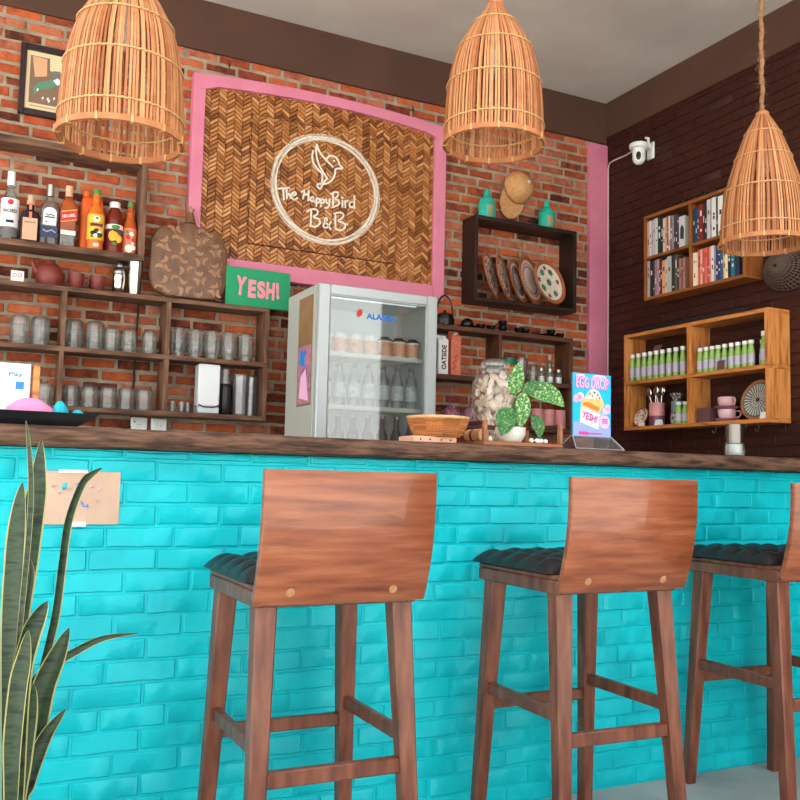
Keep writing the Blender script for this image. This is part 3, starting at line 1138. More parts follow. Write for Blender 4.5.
mb.prism([(.03, .185), (.05, .20), (.068, .185), (.05, .165)], y0 - .0012, y0, 3)
mb.prism([(.01, .205), (.03, .232), (.06, .235), (.065, .21), (.04, .198)], y0 - .0008, y0, 5)
for x, z in ((-.04, .128), (-.016, .092), (.006, .092), (.012, .083), (.034, .10)):
    mb.prism([(x, z), (x + .006, z + .008), (x + .01, z + .004), (x + .004, z - .01)], y0 - .0014, y0, 3)
for i in range(20):
    mb.box(-.066 + i * .0066, -.062 + i * .0066, y0, y1, .046, .051, 5)
mb.build('art_print', [M['art_bg'], M['art_peach'], M['art_green'], M['card_white'], M['art_mat'], M['grey_print']], pc, smooth=0)

# ------------------------------------------------------------------ wooden wall shelves
YF = 4.305
DY = YB - YF


def plank(parent, nm, m, x0, x1, z0, z1, y0=-DY, y1=-.0005, b=.0015):
    mb = MB()
    mb.box(x0, x1, y0, y1, z0, z1, b=b)
    return mb.build(nm, [m], parent)


U0 = 1.268  # lower shelf unit: three boards and four posts
lu = thing('wall_shelf', 'wide weathered brown wall shelf of six compartments holding glass mugs, left of the fridge', 'shelf', (0, YB, 0))
for zt in (1.809, 1.535, 1.268):
    plank(lu, 'shelf_board', M['shelf'], -.53, 1.417, zt - .022, zt)
for a, b in ((-.03, -.01), (.442, .462), (.908, .930), (1.395, 1.417)):
    for z0, z1 in ((1.268, 1.513), (1.535, 1.787)):
        plank(lu, 'upright', M['shelf_v'], a, b, z0, z1)
bs = thing('wall_shelf', 'brown wall shelf carrying the row of spirit bottles, upper left', 'shelf', (0, YB, 0))
for z0, z1, nm in ((1.968, 1.996, 'shelf_board'), (2.43, 2.462, 'shelf_board')):
    plank(bs, nm, M['shelf'], -.53, .792, z0, z1)
plank(bs, 'upright', M['shelf_v'], .765, .792, 1.996, 2.43)
plank(bs, 'upright', M['shelf_v'], -.53, -.505, 1.996, 2.43)

ru = thing('wall_shelf', 'dark stained wall shelf right of the fridge holding cartons, glasses and pink cups', 'shelf', (0, YB, 0))
for zt in (1.827, 1.553, 1.29):
    plank(ru, 'shelf_board', M['shelf_dark'], 2.27, 3.287, zt - .026, zt)
for a, b in ((2.27, 2.292), (2.772, 2.792), (3.262, 3.287)):
    for z0, z1 in ((1.29, 1.527), (1.553, 1.801)):
        plank(ru, 'upright', M['shelf_dark_v'], a, b, z0, z1)

pb = thing('box_shelf', 'very dark open box shelf on the brick wall holding leaning mosaic plates', 'shelf', (0, YB, 0))
plank(pb, 'bottom_board', M['box_dark'], 2.604, 3.311, 1.983, 2.004)
plank(pb, 'top_board', M['box_dark'], 2.604, 3.311, 2.450, 2.474)
plank(pb, 'side_panel', M['box_dark'], 2.604, 2.624, 2.004, 2.450)
plank(pb, 'side_panel', M['box_dark'], 3.288, 3.311, 2.004, 2.450)

# units on the brown wall; local x runs towards the viewer, local -y into the room
RZ = -PI / 2
su = thing('wall_shelf', 'orange pine wall shelf of four compartments on the brown wall, with green bottles', 'shelf', (XR, 4.110, 1.283), RZ)
D2 = XR - 3.503
LW = 1.040
for z0, z1 in ((0, .02), (.261, .281), (.535, .555)):
    plank(su, 'shelf_board', M['pine'], 0, LW, z0, z1, -D2)
for a, b in ((0, .026), (.50, .526), (LW - .026, LW)):
    for z0, z1 in ((.02, .261), (.281, .535)):
        plank(su, 'upright', M['pine_v'], a, b, z0, z1, -D2)
for xx in (.59, .79, .87):
    mb = MB()
    mb.tube([(xx, -.03, 0), (xx, -.03, -.02), (xx, -.038, -.032), (xx, -.05, -.03), (xx, -.052, -.02)], .0022, 6)
    tag(mb.build('cup_hook', [M['steel']], loc=(XR, 4.110, 1.283), rotz=RZ), 'small metal cup hook under the pine shelf, %s of three from left' % ('first' if xx < .6 else 'second' if xx < .8 else 'third'), 'hook', 'cup hooks under the pine shelf')
bk = thing('bookshelf', 'brown wooden bookshelf of four compartments full of books on the brown wall', 'bookshelf', (XR, 3.960, 2.016), RZ)
D3 = .128
BW = .735
for z0, z1 in ((0, .018), (.236, .252), (.474, .492)):
    plank(bk, 'shelf_board', M['bookwood'], 0, BW, z0, z1, -D3)
for a, b in ((0, .016), (.352, .370), (BW - .016, BW)):
    for z0, z1 in ((.018, .236), (.252, .474)):
        plank(bk, 'upright', M['bookwood_v'], a, b, z0, z1, -D3)

# ------------------------------------------------------------------ display fridge
fr = thing('display_fridge', 'silver glass-door display fridge behind the bar, between the two brown wall shelves', 'fridge', (1.4725, 3.78, 0))
FW, FD, FH = .61, .41, 1.85
mb = MB()
mb.box(0, .03, .045, FD, 0, FH, b=.004)
mb.box(FW - .03, FW, .045, FD, 0, FH, b=.004)
mb.box(.03, FW - .03, .045, FD, FH - .035, FH, b=.004)
mb.box(.03, FW - .03, .045, FD, 0, .16, b=.004)
mb.box(.03, FW - .03, FD - .025, FD, .16, FH - .035)
mb.build('cabinet', [M['fridge_side']], fr)
mb = MB()
mb.box(.0305, .034, .05, FD - .026, .161, FH - .036)
mb.box(FW - .034, FW - .0305, .05, FD - .026, .161, FH - .036)
mb.box(.034, FW - .034, FD - .03, FD - .0255, .161, FH - .036)
mb.box(.034, FW - .034, .05, FD - .03, FH - .04, FH - .0355)
mb.build('liner', [M['fridge_in']], fr)
mb = MB()
for a, b, c, d in ((.006, .014, .165, FH - .008), (FW - .014, FW - .006, .165, FH - .008), (.014, FW - .014, .165, .175), (.014, FW - .014, FH - .016, FH - .008)):
    mb.box(a, b, .036, .046, c, d)
mb.build('gasket', [M['rubber']], fr)
dr = MB()
for a, b, c, d in ((0, .056, .16, FH), (FW - .056, FW, .16, FH), (.056, FW - .056, .16, .23), (.056, FW - .056, FH - .048, FH)):
    dr.box(a, b, 0, .036, c, d, b=.005)
door = dr.build('door', [M['silver']], fr)
mb = MB()
mb.box(.05, FW - .05, .010, .014, .225, FH - .043)
mb.build('glass_pane', [M['door_glass']], door)
mb = MB()
for a, b, c, d in ((.056, .060, .23, FH - .048), (FW - .060, FW - .056, .23, FH - .048), (.06, FW - .06, FH - .053, FH - .048)):
    mb.box(a, b, .0, .018, c, d)
mb.build('glazing_bead', [M['fridge_side']], door)
text('ALASKA', .155, .027, (1.790 - 1.4725, .0095, 1.722), M['bright_blue'], door, bold=.03, ext=.0004)
mb = MB()
mb.prism([(.205 + .014 * math.cos(a), 1.732 + .018 * math.sin(a) + .006 * math.cos(a)) for a in frange(0, 5.8, 14)], .009, .0098)
mb.build('logo_mark', [M['red_print']], door, smooth=0)
for zs in (1.548, 1.305, 1.02, .74):
    mb = MB()
    for i in range(13):
        y = .07 + i * .024
        mb.tube([(.035, y, zs - .003), (FW - .035, y, zs - .003)], .0022, 6)
    for x in (.06, .2, .4, FW - .06):
        mb.tube([(x, .07, zs - .007), (x, .358, zs - .007)], .0025, 6)
    mb.box(.035, FW - .035, .062, .066, zs - .016, zs + .004)
    mb.build('wire_shelf', [M['offwhite']], fr)
mb = MB()
mb.box(-.0012, 0, .068, .250, 1.300, 1.810, 0)
mb.box(-.0018, -.0011, .078, .240, 1.31, 1.58, 1)
mb.prism([(.10, 1.32), (.22, 1.34), (.20, 1.44), (.14, 1.47)], -.0024, -.0016, 2, plane='yz')
mb.prism([(.15, 1.48), (.23, 1.5), (.21, 1.57), (.16, 1.55)], -.0024, -.0016, 3, plane='yz')
mb.build('side_poster', [M['poster_side'], M['purple_print'], M['pp'], M['blue_print']], fr, smooth=0)
mb = MB()
mb.box(.08, FW - .08, .068, .078, FH - .048, FH - .0405)
mb.build('interior_lamp', [emis('cool_white_strip', (240, 248, 255), 0.7)], fr)


def make_cup():
    t = thing('yogurt_cup', 'c', 'cup')
    mb = MB()
    mb.lathe([(.028, 0), (.030, .002), (.034, .074), (.0355, .076), (.0355, .08)], 20)
    mb.build('cup_body', [M['cup_body']], t)
    mb = MB()
    mb.lathe([(.0309, .008), (.0345, .070)], 20, cap=False)
    mb.build('label', [M['peach_cup']], t)
    mb = MB()
    mb.lathe([(.0362, .079), (.037, .083), (.035, .087), (.024, .088), (.022, .098), (0, .099)], 20)
    mb.build('lid', [M['cup_body']], t)
    return t


sp = [((1.552 + i * .0752, 3.885, 1.5495), i * 1.3, 'white cup with peach label on the top fridge shelf, %s from left' % ORD[i]) for i in range(4)]
series(make_cup, sp, 'dessert cups in the fridge')


def make_cup2():
    t = make_cup()
    for c in t.children:
        if c.name.startswith('lid'):
            c.data.materials[0] = M['liq_dark']
            c['label'] = 'dark lid'
    return t


sp = [((1.552 + i * .0752, 3.885, 1.5495), i * 1.3, 'dark lidded cup with peach label on the top fridge shelf, %s from left' % ORD[i]) for i in range(4, 7)]
series(make_cup2, sp, 'dessert cups in the fridge')


def make_water():
    t = thing('drink_bottle', 'b', 'bottle')
    mb = MB()
    mb.lathe([(.024, 0), (.029, .005), (.030, .03), (.030, .115), (.026, .142), (.014, .168), (.012, .19)], 18)
    mb.build('body', [M['glass_thick']], t)
    mb = MB()
    mb.lathe([(.0305, .04), (.0305, .108)], 18, cap=False)
    mb.build('label', [M['bottle_label']], t)
    mb = MB()
    mb.lathe([(.0135, .186), (.0135, .203), (.0, .204)], 16)
    mb.build('cap', [M['grey_print']], t)
    return t


sp = [((1.552 + i * .0752, 3.89, 1.3065), 0, 'small bottle with a pale label on the second fridge shelf, %s from left' % ORD[i]) for i in range(7)]
series(make_water, sp, 'labelled bottles on the second fridge shelf')


def make_beer():
    t = thing('drink_bottle', 'b', 'bottle')
    mb = MB()
    mb.lathe([(.028, 0), (.031, .004), (.031, .13), (.027, .155), (.014, .19), (.0125, .24)], 18)
    mb.build('body', [M['liq_dark']], t)
    mb = MB()
    mb.lathe([(.0316, .05), (.0316, .12)], 18, cap=False)
    mb.build('label', [M['green_print']], t)
    mb = MB()
    mb.lathe([(.0135, .236), (.0145, .246), (.0, .248)], 16)
    mb.build('crown_cap', [M['chrome']], t)
    return t


sp = [((1.552 + i * .0752, 3.89, 1.0215), 0, 'dark bottle with a green label on the lower fridge shelf, %s from left' % ORD[i]) for i in range(7)]
series(make_beer, sp, 'dark bottles on the lower fridge shelf')

# ------------------------------------------------------------------ spirit bottles
ZB_ = 1.9966
YM = 4.375


def rbox(mb, w, d, prof, n=40, p=6, mi=0, o=(0, 0, 0)):
    """bottle with a rounded-square section: profile (scale, z, squareness)"""
    P = []
    for (s_, z, pw) in prof:
        for i in range(n):
            a = 2 * PI * i / n
            c, sn = math.cos(a), math.sin(a)
            q = (abs(c) ** pw + abs(sn) ** pw) ** (-1.0 / pw)
            if s_ >= 0:
                P.append((o[0] + w * s_ * q * c, o[1] + d * s_ * q * sn, o[2] + z))
            else:
                P.append((o[0] - s_ * c, o[1] - s_ * sn, o[2] + z))
    F = []
    for j in range(len(prof) - 1):
        for i in range(n):
            F.append([j * n + i, j * n + (i + 1) % n, (j + 1) * n + (i + 1) % n, (j + 1) * n + i])
    F.append(list(range(n)))
    F.append([(len(prof) - 1) * n + i for i in range(n)])
    mb.add(P, F, mi)


# rum
t = thing('rum_bottle', 'clear rum bottle with white cap and label, leftmost of the bottle row', 'bottle', (.205, YM, ZB_))
mb = MB()
mb.lathe([(.034, 0), (.038, .004), (.038, .17), (.034, .195), (.02, .225), (.0145, .25), (.0145, .27)], 28)
mb.build('body', [M['glass_thick']], t)
mb = MB(); mb.lathe([(.0385, .06), (.0385, .19)], 28, cap=False, a0=PI + .1, a1=2 * PI - .1)
mb.build('label', [M['card_white']], t)
mb = MB(); mb.lathe([(.0384, .02), (.0384, .05)], 28, cap=False)
mb.build('base_band', [M['grey_print']], t)
mb = MB(); mb.lathe([(.017, .255), (.017, .317), (.015, .32), (0, .32)], 20)
mb.build('cap', [M['white']], t)
mb = MB(); mb.ball((.0, -.0375, .172), (.013, .003, .013), 12, 8)
mb.build('emblem', [M['red_print']], t)
text('BACARDI', .056, .016, (0, -.0395, .132), M['black_print'], t, bold=.01)
mb = MB(); mb.box(-.016, .016, -.0405, -.038, .078, .09); mb.build('label_band', [M['black_print']], t)

# dark square bottle, peach label
t = thing('liqueur_bottle', 'squat dark bottle with square peach label and peach stopper', 'bottle', (.290, YM, ZB_))
mb = MB(); rbox(mb, .041, .036, [(.96, 0, 6), (1, .005, 6), (1, .125, 6), (.9, .142, 4), (-.017, .156, 2), (-.0155, .185, 2)])
mb.build('body', [M['liq_dark']], t)
mb = MB(); mb.box(-.031, .031, -.0372, -.030, .012, .112); mb.build('label', [M['kraft_label']], t)
mb = MB(); mb.box(-.006, .006, -.0378, -.030, .11, .14); mb.box(-.0058, .0058, -.0176, -.012, .15, .188)
mb.build('strip_seal', [M['coral']], t)
mb = MB(); mb.lathe([(.0165, .18), (.0165, .2), (.012, .202), (.0135, .222), (.0, .224)], 18); mb.build('stopper', [M['kraft_label']], t)
mb = MB()
for i in range(7): mb.box(-.024 + i * .007, -.0195 + i * .007, -.0378, -.0370, .089, .096)
mb.build('lettering', [M['grey_print']], t)

# clear gin
t = thing('gin_bottle', 'clear gin bottle with arched white label and dark blue lower label', 'bottle', (.372, YM, ZB_))
mb = MB(); rbox(mb, .040, .034, [(.96, 0, 5), (1, .005, 5), (1, .17, 5), (.92, .192, 4), (-.02, .215, 2), (-.0145, .23, 2), (-.0145, .25, 2)])
mb.build('body', [M['glass_thick']], t)
mb = MB()
arch = [(-.028, .092), (.028, .092), (.028, .15)] + [(.028 * math.cos(a), .15 + .024 * math.sin(a)) for a in frange(0.2, PI - .2, 9)] + [(-.028, .15)]
mb.prism(arch, -.0355, -.030); mb.build('label', [M['card_white']], t)
mb = MB(); mb.box(-.036, .036, -.0358, -.028, .036, .086); mb.build('lower_label', [M['navy']], t)
mb = MB()
mb.ribbon([(-.018, .142), (-.008, .136), (.004, .142), (.018, .136)], .005, -.0362, -.0354)
mb.ribbon([(-.02, .128), (.02, .128)], .006, -.0362, -.0354)
mb.ribbon([(-.026, .068), (-.01, .06), (.01, .07), (.026, .06)], .005, -.0364, -.0356, 1)
mb.build('lettering', [M['black_print'], M['lav']], t, smooth=0)
mb = MB(); mb.ball((-.014, -.0352, .106), (.007, .0015, .006), 10, 6); mb.build('pink_stamp', [M['sign_pink']], t)
mb = MB(); mb.lathe([(.0165, .232), (.0165, .286), (.0, .288)], 18); mb.build('cap', [M['steel']], t)

# whisky
t = thing('whisky_bottle', 'square whisky bottle with slanted red label and cream cap', 'bottle', (.453, YM, ZB_))
mb = MB(); rbox(mb, .035, .034, [(.95, 0, 8), (1, .005, 8), (1, .055, 8)]); mb.build('base', [M['glass_thick']], t)
mb = MB(); rbox(mb, .035, .034, [(1, .0551, 8), (1, .185, 8), (.9, .205, 5), (-.02, .232, 2), (-.0145, .245, 2), (-.0145, .262, 2)]); mb.build('body', [M['liq_whisky']], t)
mb = MB()
mb.prism([(-.0355, .115), (.0355, .134), (.0355, .178), (-.0355, .160)], -.0357, -.030)
mb.build('slanted_label', [M['red_print']], t)
mb = MB()
mb.prism([(-.0358, .112), (.0358, .131), (.0358, .1345), (-.0358, .1155)], -.036, -.030)
mb.prism([(-.0358, .160), (.0358, .178), (.0358, .182), (-.0358, .164)], -.036, -.030)
mb.build('label_border', [M['gold']], t)
text('RED LABEL', .058, .013, (0, -.0363, .147), M['card_white'], t, bold=.006, T=Matrix.Rotation(R(-15), 4, 'Y'))
mb = MB(); mb.box(-.032, .032, -.0352, -.03, .058, .078); mb.build('foot_label', [M['eggw']], t)
mb = MB(); mb.lathe([(.016, .243), (.0165, .263), (.0155, .266), (.0165, .269), (.0165, .294), (0, .295)], 18); mb.build('cap', [M['kraft_label']], t)

# orange plastic jug behind
t = thing('plastic_bottle', 'opaque bright orange plastic bottle standing behind the orange syrup bottle', 'bottle', (.560, 4.412, ZB_))
mb = MB(); rbox(mb, .050, .028, [(.95, 0, 5), (1, .006, 5), (1, .235, 5), (.9, .258, 4), (.6, .268, 3), (.3, .27, 3)])
mb.build('body', [M['plastic_orange']], t)
mb = MB(); mb.lathe([(.016, .266), (.018, .274), (.018, .29), (0, .292)], 18, o=(-.026, 0, 0)); mb.build('cap', [M['plastic_orange']], t)

# orange syrup
t = thing('syrup_bottle', 'tall orange syrup bottle with a passion fruit label and green cap', 'bottle', (.572, 4.346, ZB_))
mb = MB(); mb.lathe([(.034, 0), (.038, .004), (.0385, .02), (.0365, .03), (.0385, .04), (.0385, .172), (.033, .192), (.020, .212), (.019, .236), (.0205, .24), (.019, .244), (.015, .27)], 28)
mb.build('body', [M['liq_orange']], t)
mb = MB(); mb.lathe([(.0389, .046), (.0389, .165)], 28, cap=False, a0=PI + .15, a1=2 * PI - .15); lb = mb.build('label', [M['yellow_print']], t)
mb = MB()
mb.ball((0, -.0375, .142), (.016, .003, .016), 14, 8, 0)
mb.ball((0, -.0395, .145), (.008, .002, .006), 10, 6, 1)
mb.box(-.027, .027, -.0402, -.03, .108, .121, 2)
for x, z, r_, k_ in ((-.012, .074, .015, 3), (.012, .068, .015, 3), (.0, .088, .012, 3), (-.004, .066, .012, 4), (.014, .082, .009, 4), (-.018, .06, .008, 1)):
    mb.ball((x, -.0365 - .001 * k_ * .5, z), (r_, .0035, r_ * .8), 12, 8, k_)
mb.build('label_print', [M['eggw'], M['green_print'], M['maroon'], M['liq_dark'], M['eggw']], lb)
mb = MB(); mb.lathe([(.0165, .266), (.0165, .288), (.014, .29), (0, .29)], 18); mb.build('cap', [M['green_print']], t)
mb = MB(); mb.box(-.012, .012, -.0392, -.0375, .014, .028); mb.build('volume_print', [M['card_white']], t)

# juice
t = thing('juice_bottle', 'red brown juice bottle with white cap and mango picture label', 'bottle', (.658, 4.365, ZB_))
mb = MB(); mb.lathe([(.036, 0), (.040, .005), (.040, .15), (.0385, .172), (.030, .2), (.0225, .212), (.0215, .225)], 28)
mb.build('body', [M['liq_red']], t)
mb = MB(); mb.lathe([(.0404, .035), (.0404, .132)], 28, cap=False, a0=PI + .05, a1=2 * PI - .05); lb = mb.build('label', [M['maroon']], t)
mb = MB()
mb.lathe([(.0407, .112), (.0407, .134)], 28, 0, cap=False, a0=PI + .05, a1=2 * PI - .05)
mb.ball((.002, -.0395, .121), (.02, .003, .011), 12, 8, 1)
mb.ball((-.006, -.037, .078), (.024, .006, .027), 14, 8, 2)
mb.ball((.016, -.036, .066), (.017, .0055, .02), 14, 8, 2)
mb.ball((.024, -.034, .095), (.010, .005, .011), 12, 8, 3)
mb.ball((.0, -.039, .043), (.012, .003, .007), 12, 8, 1)
mb.build('label_print', [M['eggw'], M['green_print'], M['yellow_print'], M['navy']], lb)
mb = MB(); mb.lathe([(.024, .218), (.025, .222), (.025, .243), (.023, .246), (0, .246)], 24); mb.build('cap', [M['white']], t)

# flower syrup
t = thing('syrup_bottle', 'amber syrup bottle with green cap and floral label, rightmost of the row', 'bottle', (.731, 4.37, ZB_))
mb = MB(); mb.lathe([(.030, 0), (.033, .004), (.0335, .13), (.029, .155), (.019, .178), (.0185, .2), (.0205, .205), (.018, .21), (.0135, .238)], 26)
mb.build('body', [M['liq_amber']], t)
mb = MB(); mb.lathe([(.0339, .012), (.0339, .128)], 26, cap=False, a0=PI + .05, a1=2 * PI - .05); lb = mb.build('label', [M['coral']], t)
mb = MB()
for x, z, r_, k_ in ((-.006, .03, .02, 0), (.014, .035, .012, 0), (-.012, .05, .011, 1), (-.012, .05, .005, 3), (.012, .07, .012, 2), (-.01, .085, .012, 2), (.004, .1, .011, 0), (.016, .098, .008, 1), (-.014, .11, .009, 4), (.01, .055, .009, 0)):
    yv = -math.sqrt(max(.0001, .0338 ** 2 - x * x))
    mb.ball((x, yv, z), (r_ * .9, .0025, r_), 12, 8, k_)
mb.build('label_print', [M['eggw'], M['orange_print'], M['red_print'], M['yellow_print'], M['green_print']], lb)
mb = MB(); mb.lathe([(.015, .236), (.015, .256), (0, .258)], 16); mb.build('cap', [M['green_print']], t)

# ------------------------------------------------------------------ things on the lower left unit's top
ZT = 1.8096
mb = MB()
mb.box(-.027, .027, -.005, .005, 0, .056, 0, b=.001)
for k_, (x, z) in enumerate(((-.012, .034), (.01, .036))):
    mb.lathe([(.006, -.0003), (.009, -.0003), (.009, .0003), (.006, .0003), (.006, -.0003)], 14, 1, T=Matrix.Translation((x, -.0054, z)) @ Matrix.Rotation(PI / 2, 4, 'X'), cap=False)
tag(mb.build('small_card', [M['card_white'], M['red_print']], loc=(.252, 4.36, ZT)), 'small white card with red marks beside the clay teapot', 'card')

t = thing('teapot', 'red clay teapot without glaze on the shelf below the spirit bottles', 'teapot', (.388, YM, ZT))
mb = MB(); mb.lathe([(.042, 0), (.048, .003), (.062, .035), (.064, .06), (.052, .09), (.034, .103), (.03, .104)], 28); mb.build('body', [M['terracotta']], t)
mb = MB(); mb.lathe([(.033, .101), (.030, .109), (.012, .115), (.006, .118), (.010, .126), (.0, .13)], 22); mb.build('lid', [M['terracotta']], t)
mb = MB(); mb.tube([(-.045, -.01, .055), (-.065, -.012, .075), (-.078, -.014, .108)], [.016, .012, .008], 12); mb.build('spout', [M['terracotta']], t)
mb = MB(); mb.tube([(.05, 0, .092), (.078, 0, .095), (.086, 0, .06), (.074, 0, .03), (.056, 0, .028)], .006, 10); mb.build('handle', [M['terracotta']], t)


def make_claycup():
    t = thing('clay_cup', 'c', 'cup')
    mb = MB(); mb.lathe([(.024, 0), (.027, .003), (.036, .06), (.0365, .072), (.0335, .072), (.025, .006), (0, .006)], 24); mb.build('body', [M['terracotta']], t)
    mb = MB(); mb.tube([(.033, 0, .06), (.052, 0, .058), (.055, 0, .035), (.043, 0, .02), (.029, 0, .018)], .0045, 8); mb.build('handle', [M['terracotta']], t)
    return t


series(make_claycup, [((.502, YM - .015, ZT), 0, 'red clay cup with its handle to the right, just right of the teapot'), ((.598, YM - .01, ZT), 2.2, 'red clay cup between the other clay cup and the cocktail shaker')], 'red clay cups')
t = thing('cocktail_shaker', 'polished steel cocktail shaker with domed cap', 'shaker', (.692, YM, ZT))
mb = MB(); mb.lathe([(.024, 0), (.026, .002), (.033, .06), (.033, .09), (.030, .1)], 28); mb.build('body', [M['chrome']], t)
mb = MB(); mb.lathe([(.0305, .098), (.031, .104), (.026, .122), (.0165, .13), (.0165, .132)], 28)
mb.lathe([(.0172, .131), (.0175, .15), (.013, .156), (0, .157)], 20); mb.build('cap', [M['steel']], t)
t = thing('mixing_tin', 'tall polished steel cocktail tumbler beside the shaker', 'cup', (.765, YM - .01, ZT))
mb = MB(); mb.lathe([(.027, 0), (.029, .002), (.036, .17), (.037, .172), (.034, .172), (.028, .006), (0, .006)], 30); mb.build('body', [M['chrome']], t)
mb = MB(); mb.lathe([(.0375, .171), (.038, .174), (.0365, .176)], 30, cap=False); mb.build('rim', [M['steel']], t)

# carved board with a neck
t = thing('carved_board', 'carved brown wooden board with neck and leaf scrolls, standing on the wall shelf', 'board', (1.013, 4.345, ZT))
t.rotation_euler = (R(-4), 0, 0)


def outline(n=64):
    pts = []
    w, h, cz = .188, .182, .190
    for i in range(n):
        a = 2 * PI * i / n - PI / 2
        c, s_ = math.cos(a), math.sin(a)
        q = (abs(c) ** 4 + abs(s_) ** 4) ** (-.25)
        pts.append([w * q * c, cz + h * q * s_])
    for p in pts:  # shoulders rise to the neck
        if p[1] > .3:
            if abs(p[0]) < .026:
                p[1] = .405
            elif abs(p[0]) < .12:
                k_ = (.12 - abs(p[0])) / .094
                p[1] = .352 + .03 * k_ ** 2
            else:
                p[1] -= .02 * (abs(p[0]) - .12) / .07
    return pts


mb = MB()
ol = outline()
k = len(ol)
P = []
cz = .19
for ins, y in ((1, 0), (1, -.012), (.97, -.022), (.85, -.03), (.55, -.036), (.2, -.038)):
    P += [(p[0] * ins, y, cz + (p[1] - cz) * ins) for p in ol]
F = []
for j in range(5):
    for i in range(k):
        F.append([j * k + i, j * k + (i + 1) % k, (j + 1) * k + (i + 1) % k, (j + 1) * k + i])
F += [list(range(k)), [5 * k + i for i in range(k)]]
mb.add(P, F)
random.seed(4)


def ysurf(x, z):
    r_ = max(abs(x) / .188, abs(z - cz) / .182)
    r_ = min(r_, .99)
    for (a, ya), (b, yb) in zip(((0, -.038), (.2, -.038), (.55, -.036), (.85, -.03), (.97, -.022)), ((.2, -.038), (.55, -.036), (.85, -.03), (.97, -.022), (1, -.012))):
        if r_ <= b: return ya + (yb - ya) * (r_ - a) / (b - a)
    return -.012


cells = []
for r_ in range(7):
    for c in range(7):
        x = -.150 + c * .05 + (.025 if r_ % 2 else 0)
        z = .04 + r_ * .05
        if abs(x) < .165 and z < .345 - max(0, abs(x) - .1) * .3:
            cells.append((x, z))
for i, (x, z) in enumerate(cells):
    a = (i * 2.4) % (2 * PI)
    pts = []
    for q in range(12):   # comma-shaped leaf
        u = q / 11
        th = a + u * 3.6
        rr = .027 * (1 - u * .5)
        pts.append((x + rr * math.cos(th), z + rr * math.sin(th)))
    pts2 = pts + [(x + .004 * math.cos(a + 2), z + .004 * math.sin(a + 2))]
    y = ysurf(x, z)
    # follow the domed face
    kk = len(pts2)
    PP = [(p[0], ysurf(*p) - .0016, p[1]) for p in pts2] + [(p[0], ysurf(*p) + .003, p[1]) for p in pts2]
    FF = [list(range(kk))] + [[q, (q + 1) % kk, kk + (q + 1) % kk, kk + q] for q in range(kk)]
    mb.add(PP, FF, 1)
    vine = [(x + .029 * math.cos(a + s_), z + .029 * math.sin(a + s_)) for s_ in frange(-.6, 3.2, 9)]
    vine = [p for p in vine if abs(p[0]) < .175 and .012 < p[1] < .35]
    if len(vine) > 2:
        mb.tube([(p[0], ysurf(*p) - .0006, p[1]) for p in vine], .0017, 4, 1)
mb.build('board', [M['carved'], M['carved_leaf']], t, smooth=40)
mb = MB()
mb.lathe([(.028, .382), (.024, .40), (.018, .42), (.016, .436)], 14, o=(0, -.016, 0))
mb.build('neck', [M['carved']], t)
mb = MB()
mb.tube([(0, -.016, .43), (.003, -.018, .448), (-.004, -.014, .468)], [.010, .012, .009], 9)
mb.tube([(.003, -.018, .448), (.018, -.02, .458)], [.007, .005], 7)
mb.build('twig_stub', [M['twig']], t)

# green board sign
t = thing('lettered_sign', 'green rectangular sign with pink hand lettering, left of the fridge top', 'sign', (1.362, 4.333, ZT))
t.rotation_euler = (R(-3), 0, R(1.0))
mb = MB(); mb.box(-.168, .168, -.008, .008, 0, .195, b=.0015); mb.build('board', [M['green_sign']], t)
for i, (ch, x, z, w, h, rot) in enumerate((('Y', -.092, .102, .052, .098, 6), ('E', -.034, .093, .040, .092, 2), ('S', .014, .093, .042, .088, -2), ('H', .062, .092, .044, .09, 3), ('!', .100, .097, .016, .088, -3))):
    text(ch, w, h, (x, -.0088, z), M['sign_pink'], t, bold=.05, ext=.001, T=Matrix.Rotation(R(rot), 4, 'Y'))

# ------------------------------------------------------------------ glass mugs and jars
def make_mug(r, h, name='glass_mug', handle=True, mat_='glass'):
    def f():
        t = thing(name, 'm', 'glass')
        fl = lambda a, z: 1 - .03 * abs(math.sin(a * 5)) * (1 if .2 * h < z < .75 * h else 0)
        mb = MB()
        mb.lathe([(r * .93, 0), (r, .003), (r, h * .2), (r * .985, h * .25), (r * .985, h * .72), (r * .98, h * .78), (r * .93, h * .88), (r * .82, h * .95), (r * .62, h * .99), (r * .5, h), (0, h * .985)], 40, rmod=fl, cap=False)
        mb.lathe([(r * .93, 0), (r * .9, .002), (r * .89, h * .86), (0, h * .88)], 30, cap=False)
        mb.lathe([(r * .985, h * .1), (r * 1.01, h * .11), (r * .985, h * .12)], 30, cap=False)
        mb.build('body', [M[mat_]], t)
        if handle:
            mb = MB()
            mb.tube([(r * .96, 0, h * .75), (r * 1.4, 0, h * .72), (r * 1.5, 0, h * .48), (r * 1.35, 0, h * .25), (r * .96, 0, h * .2)], r * .11, 8)
            mb.build('handle', [M[mat_]], t)
        return t
    return f


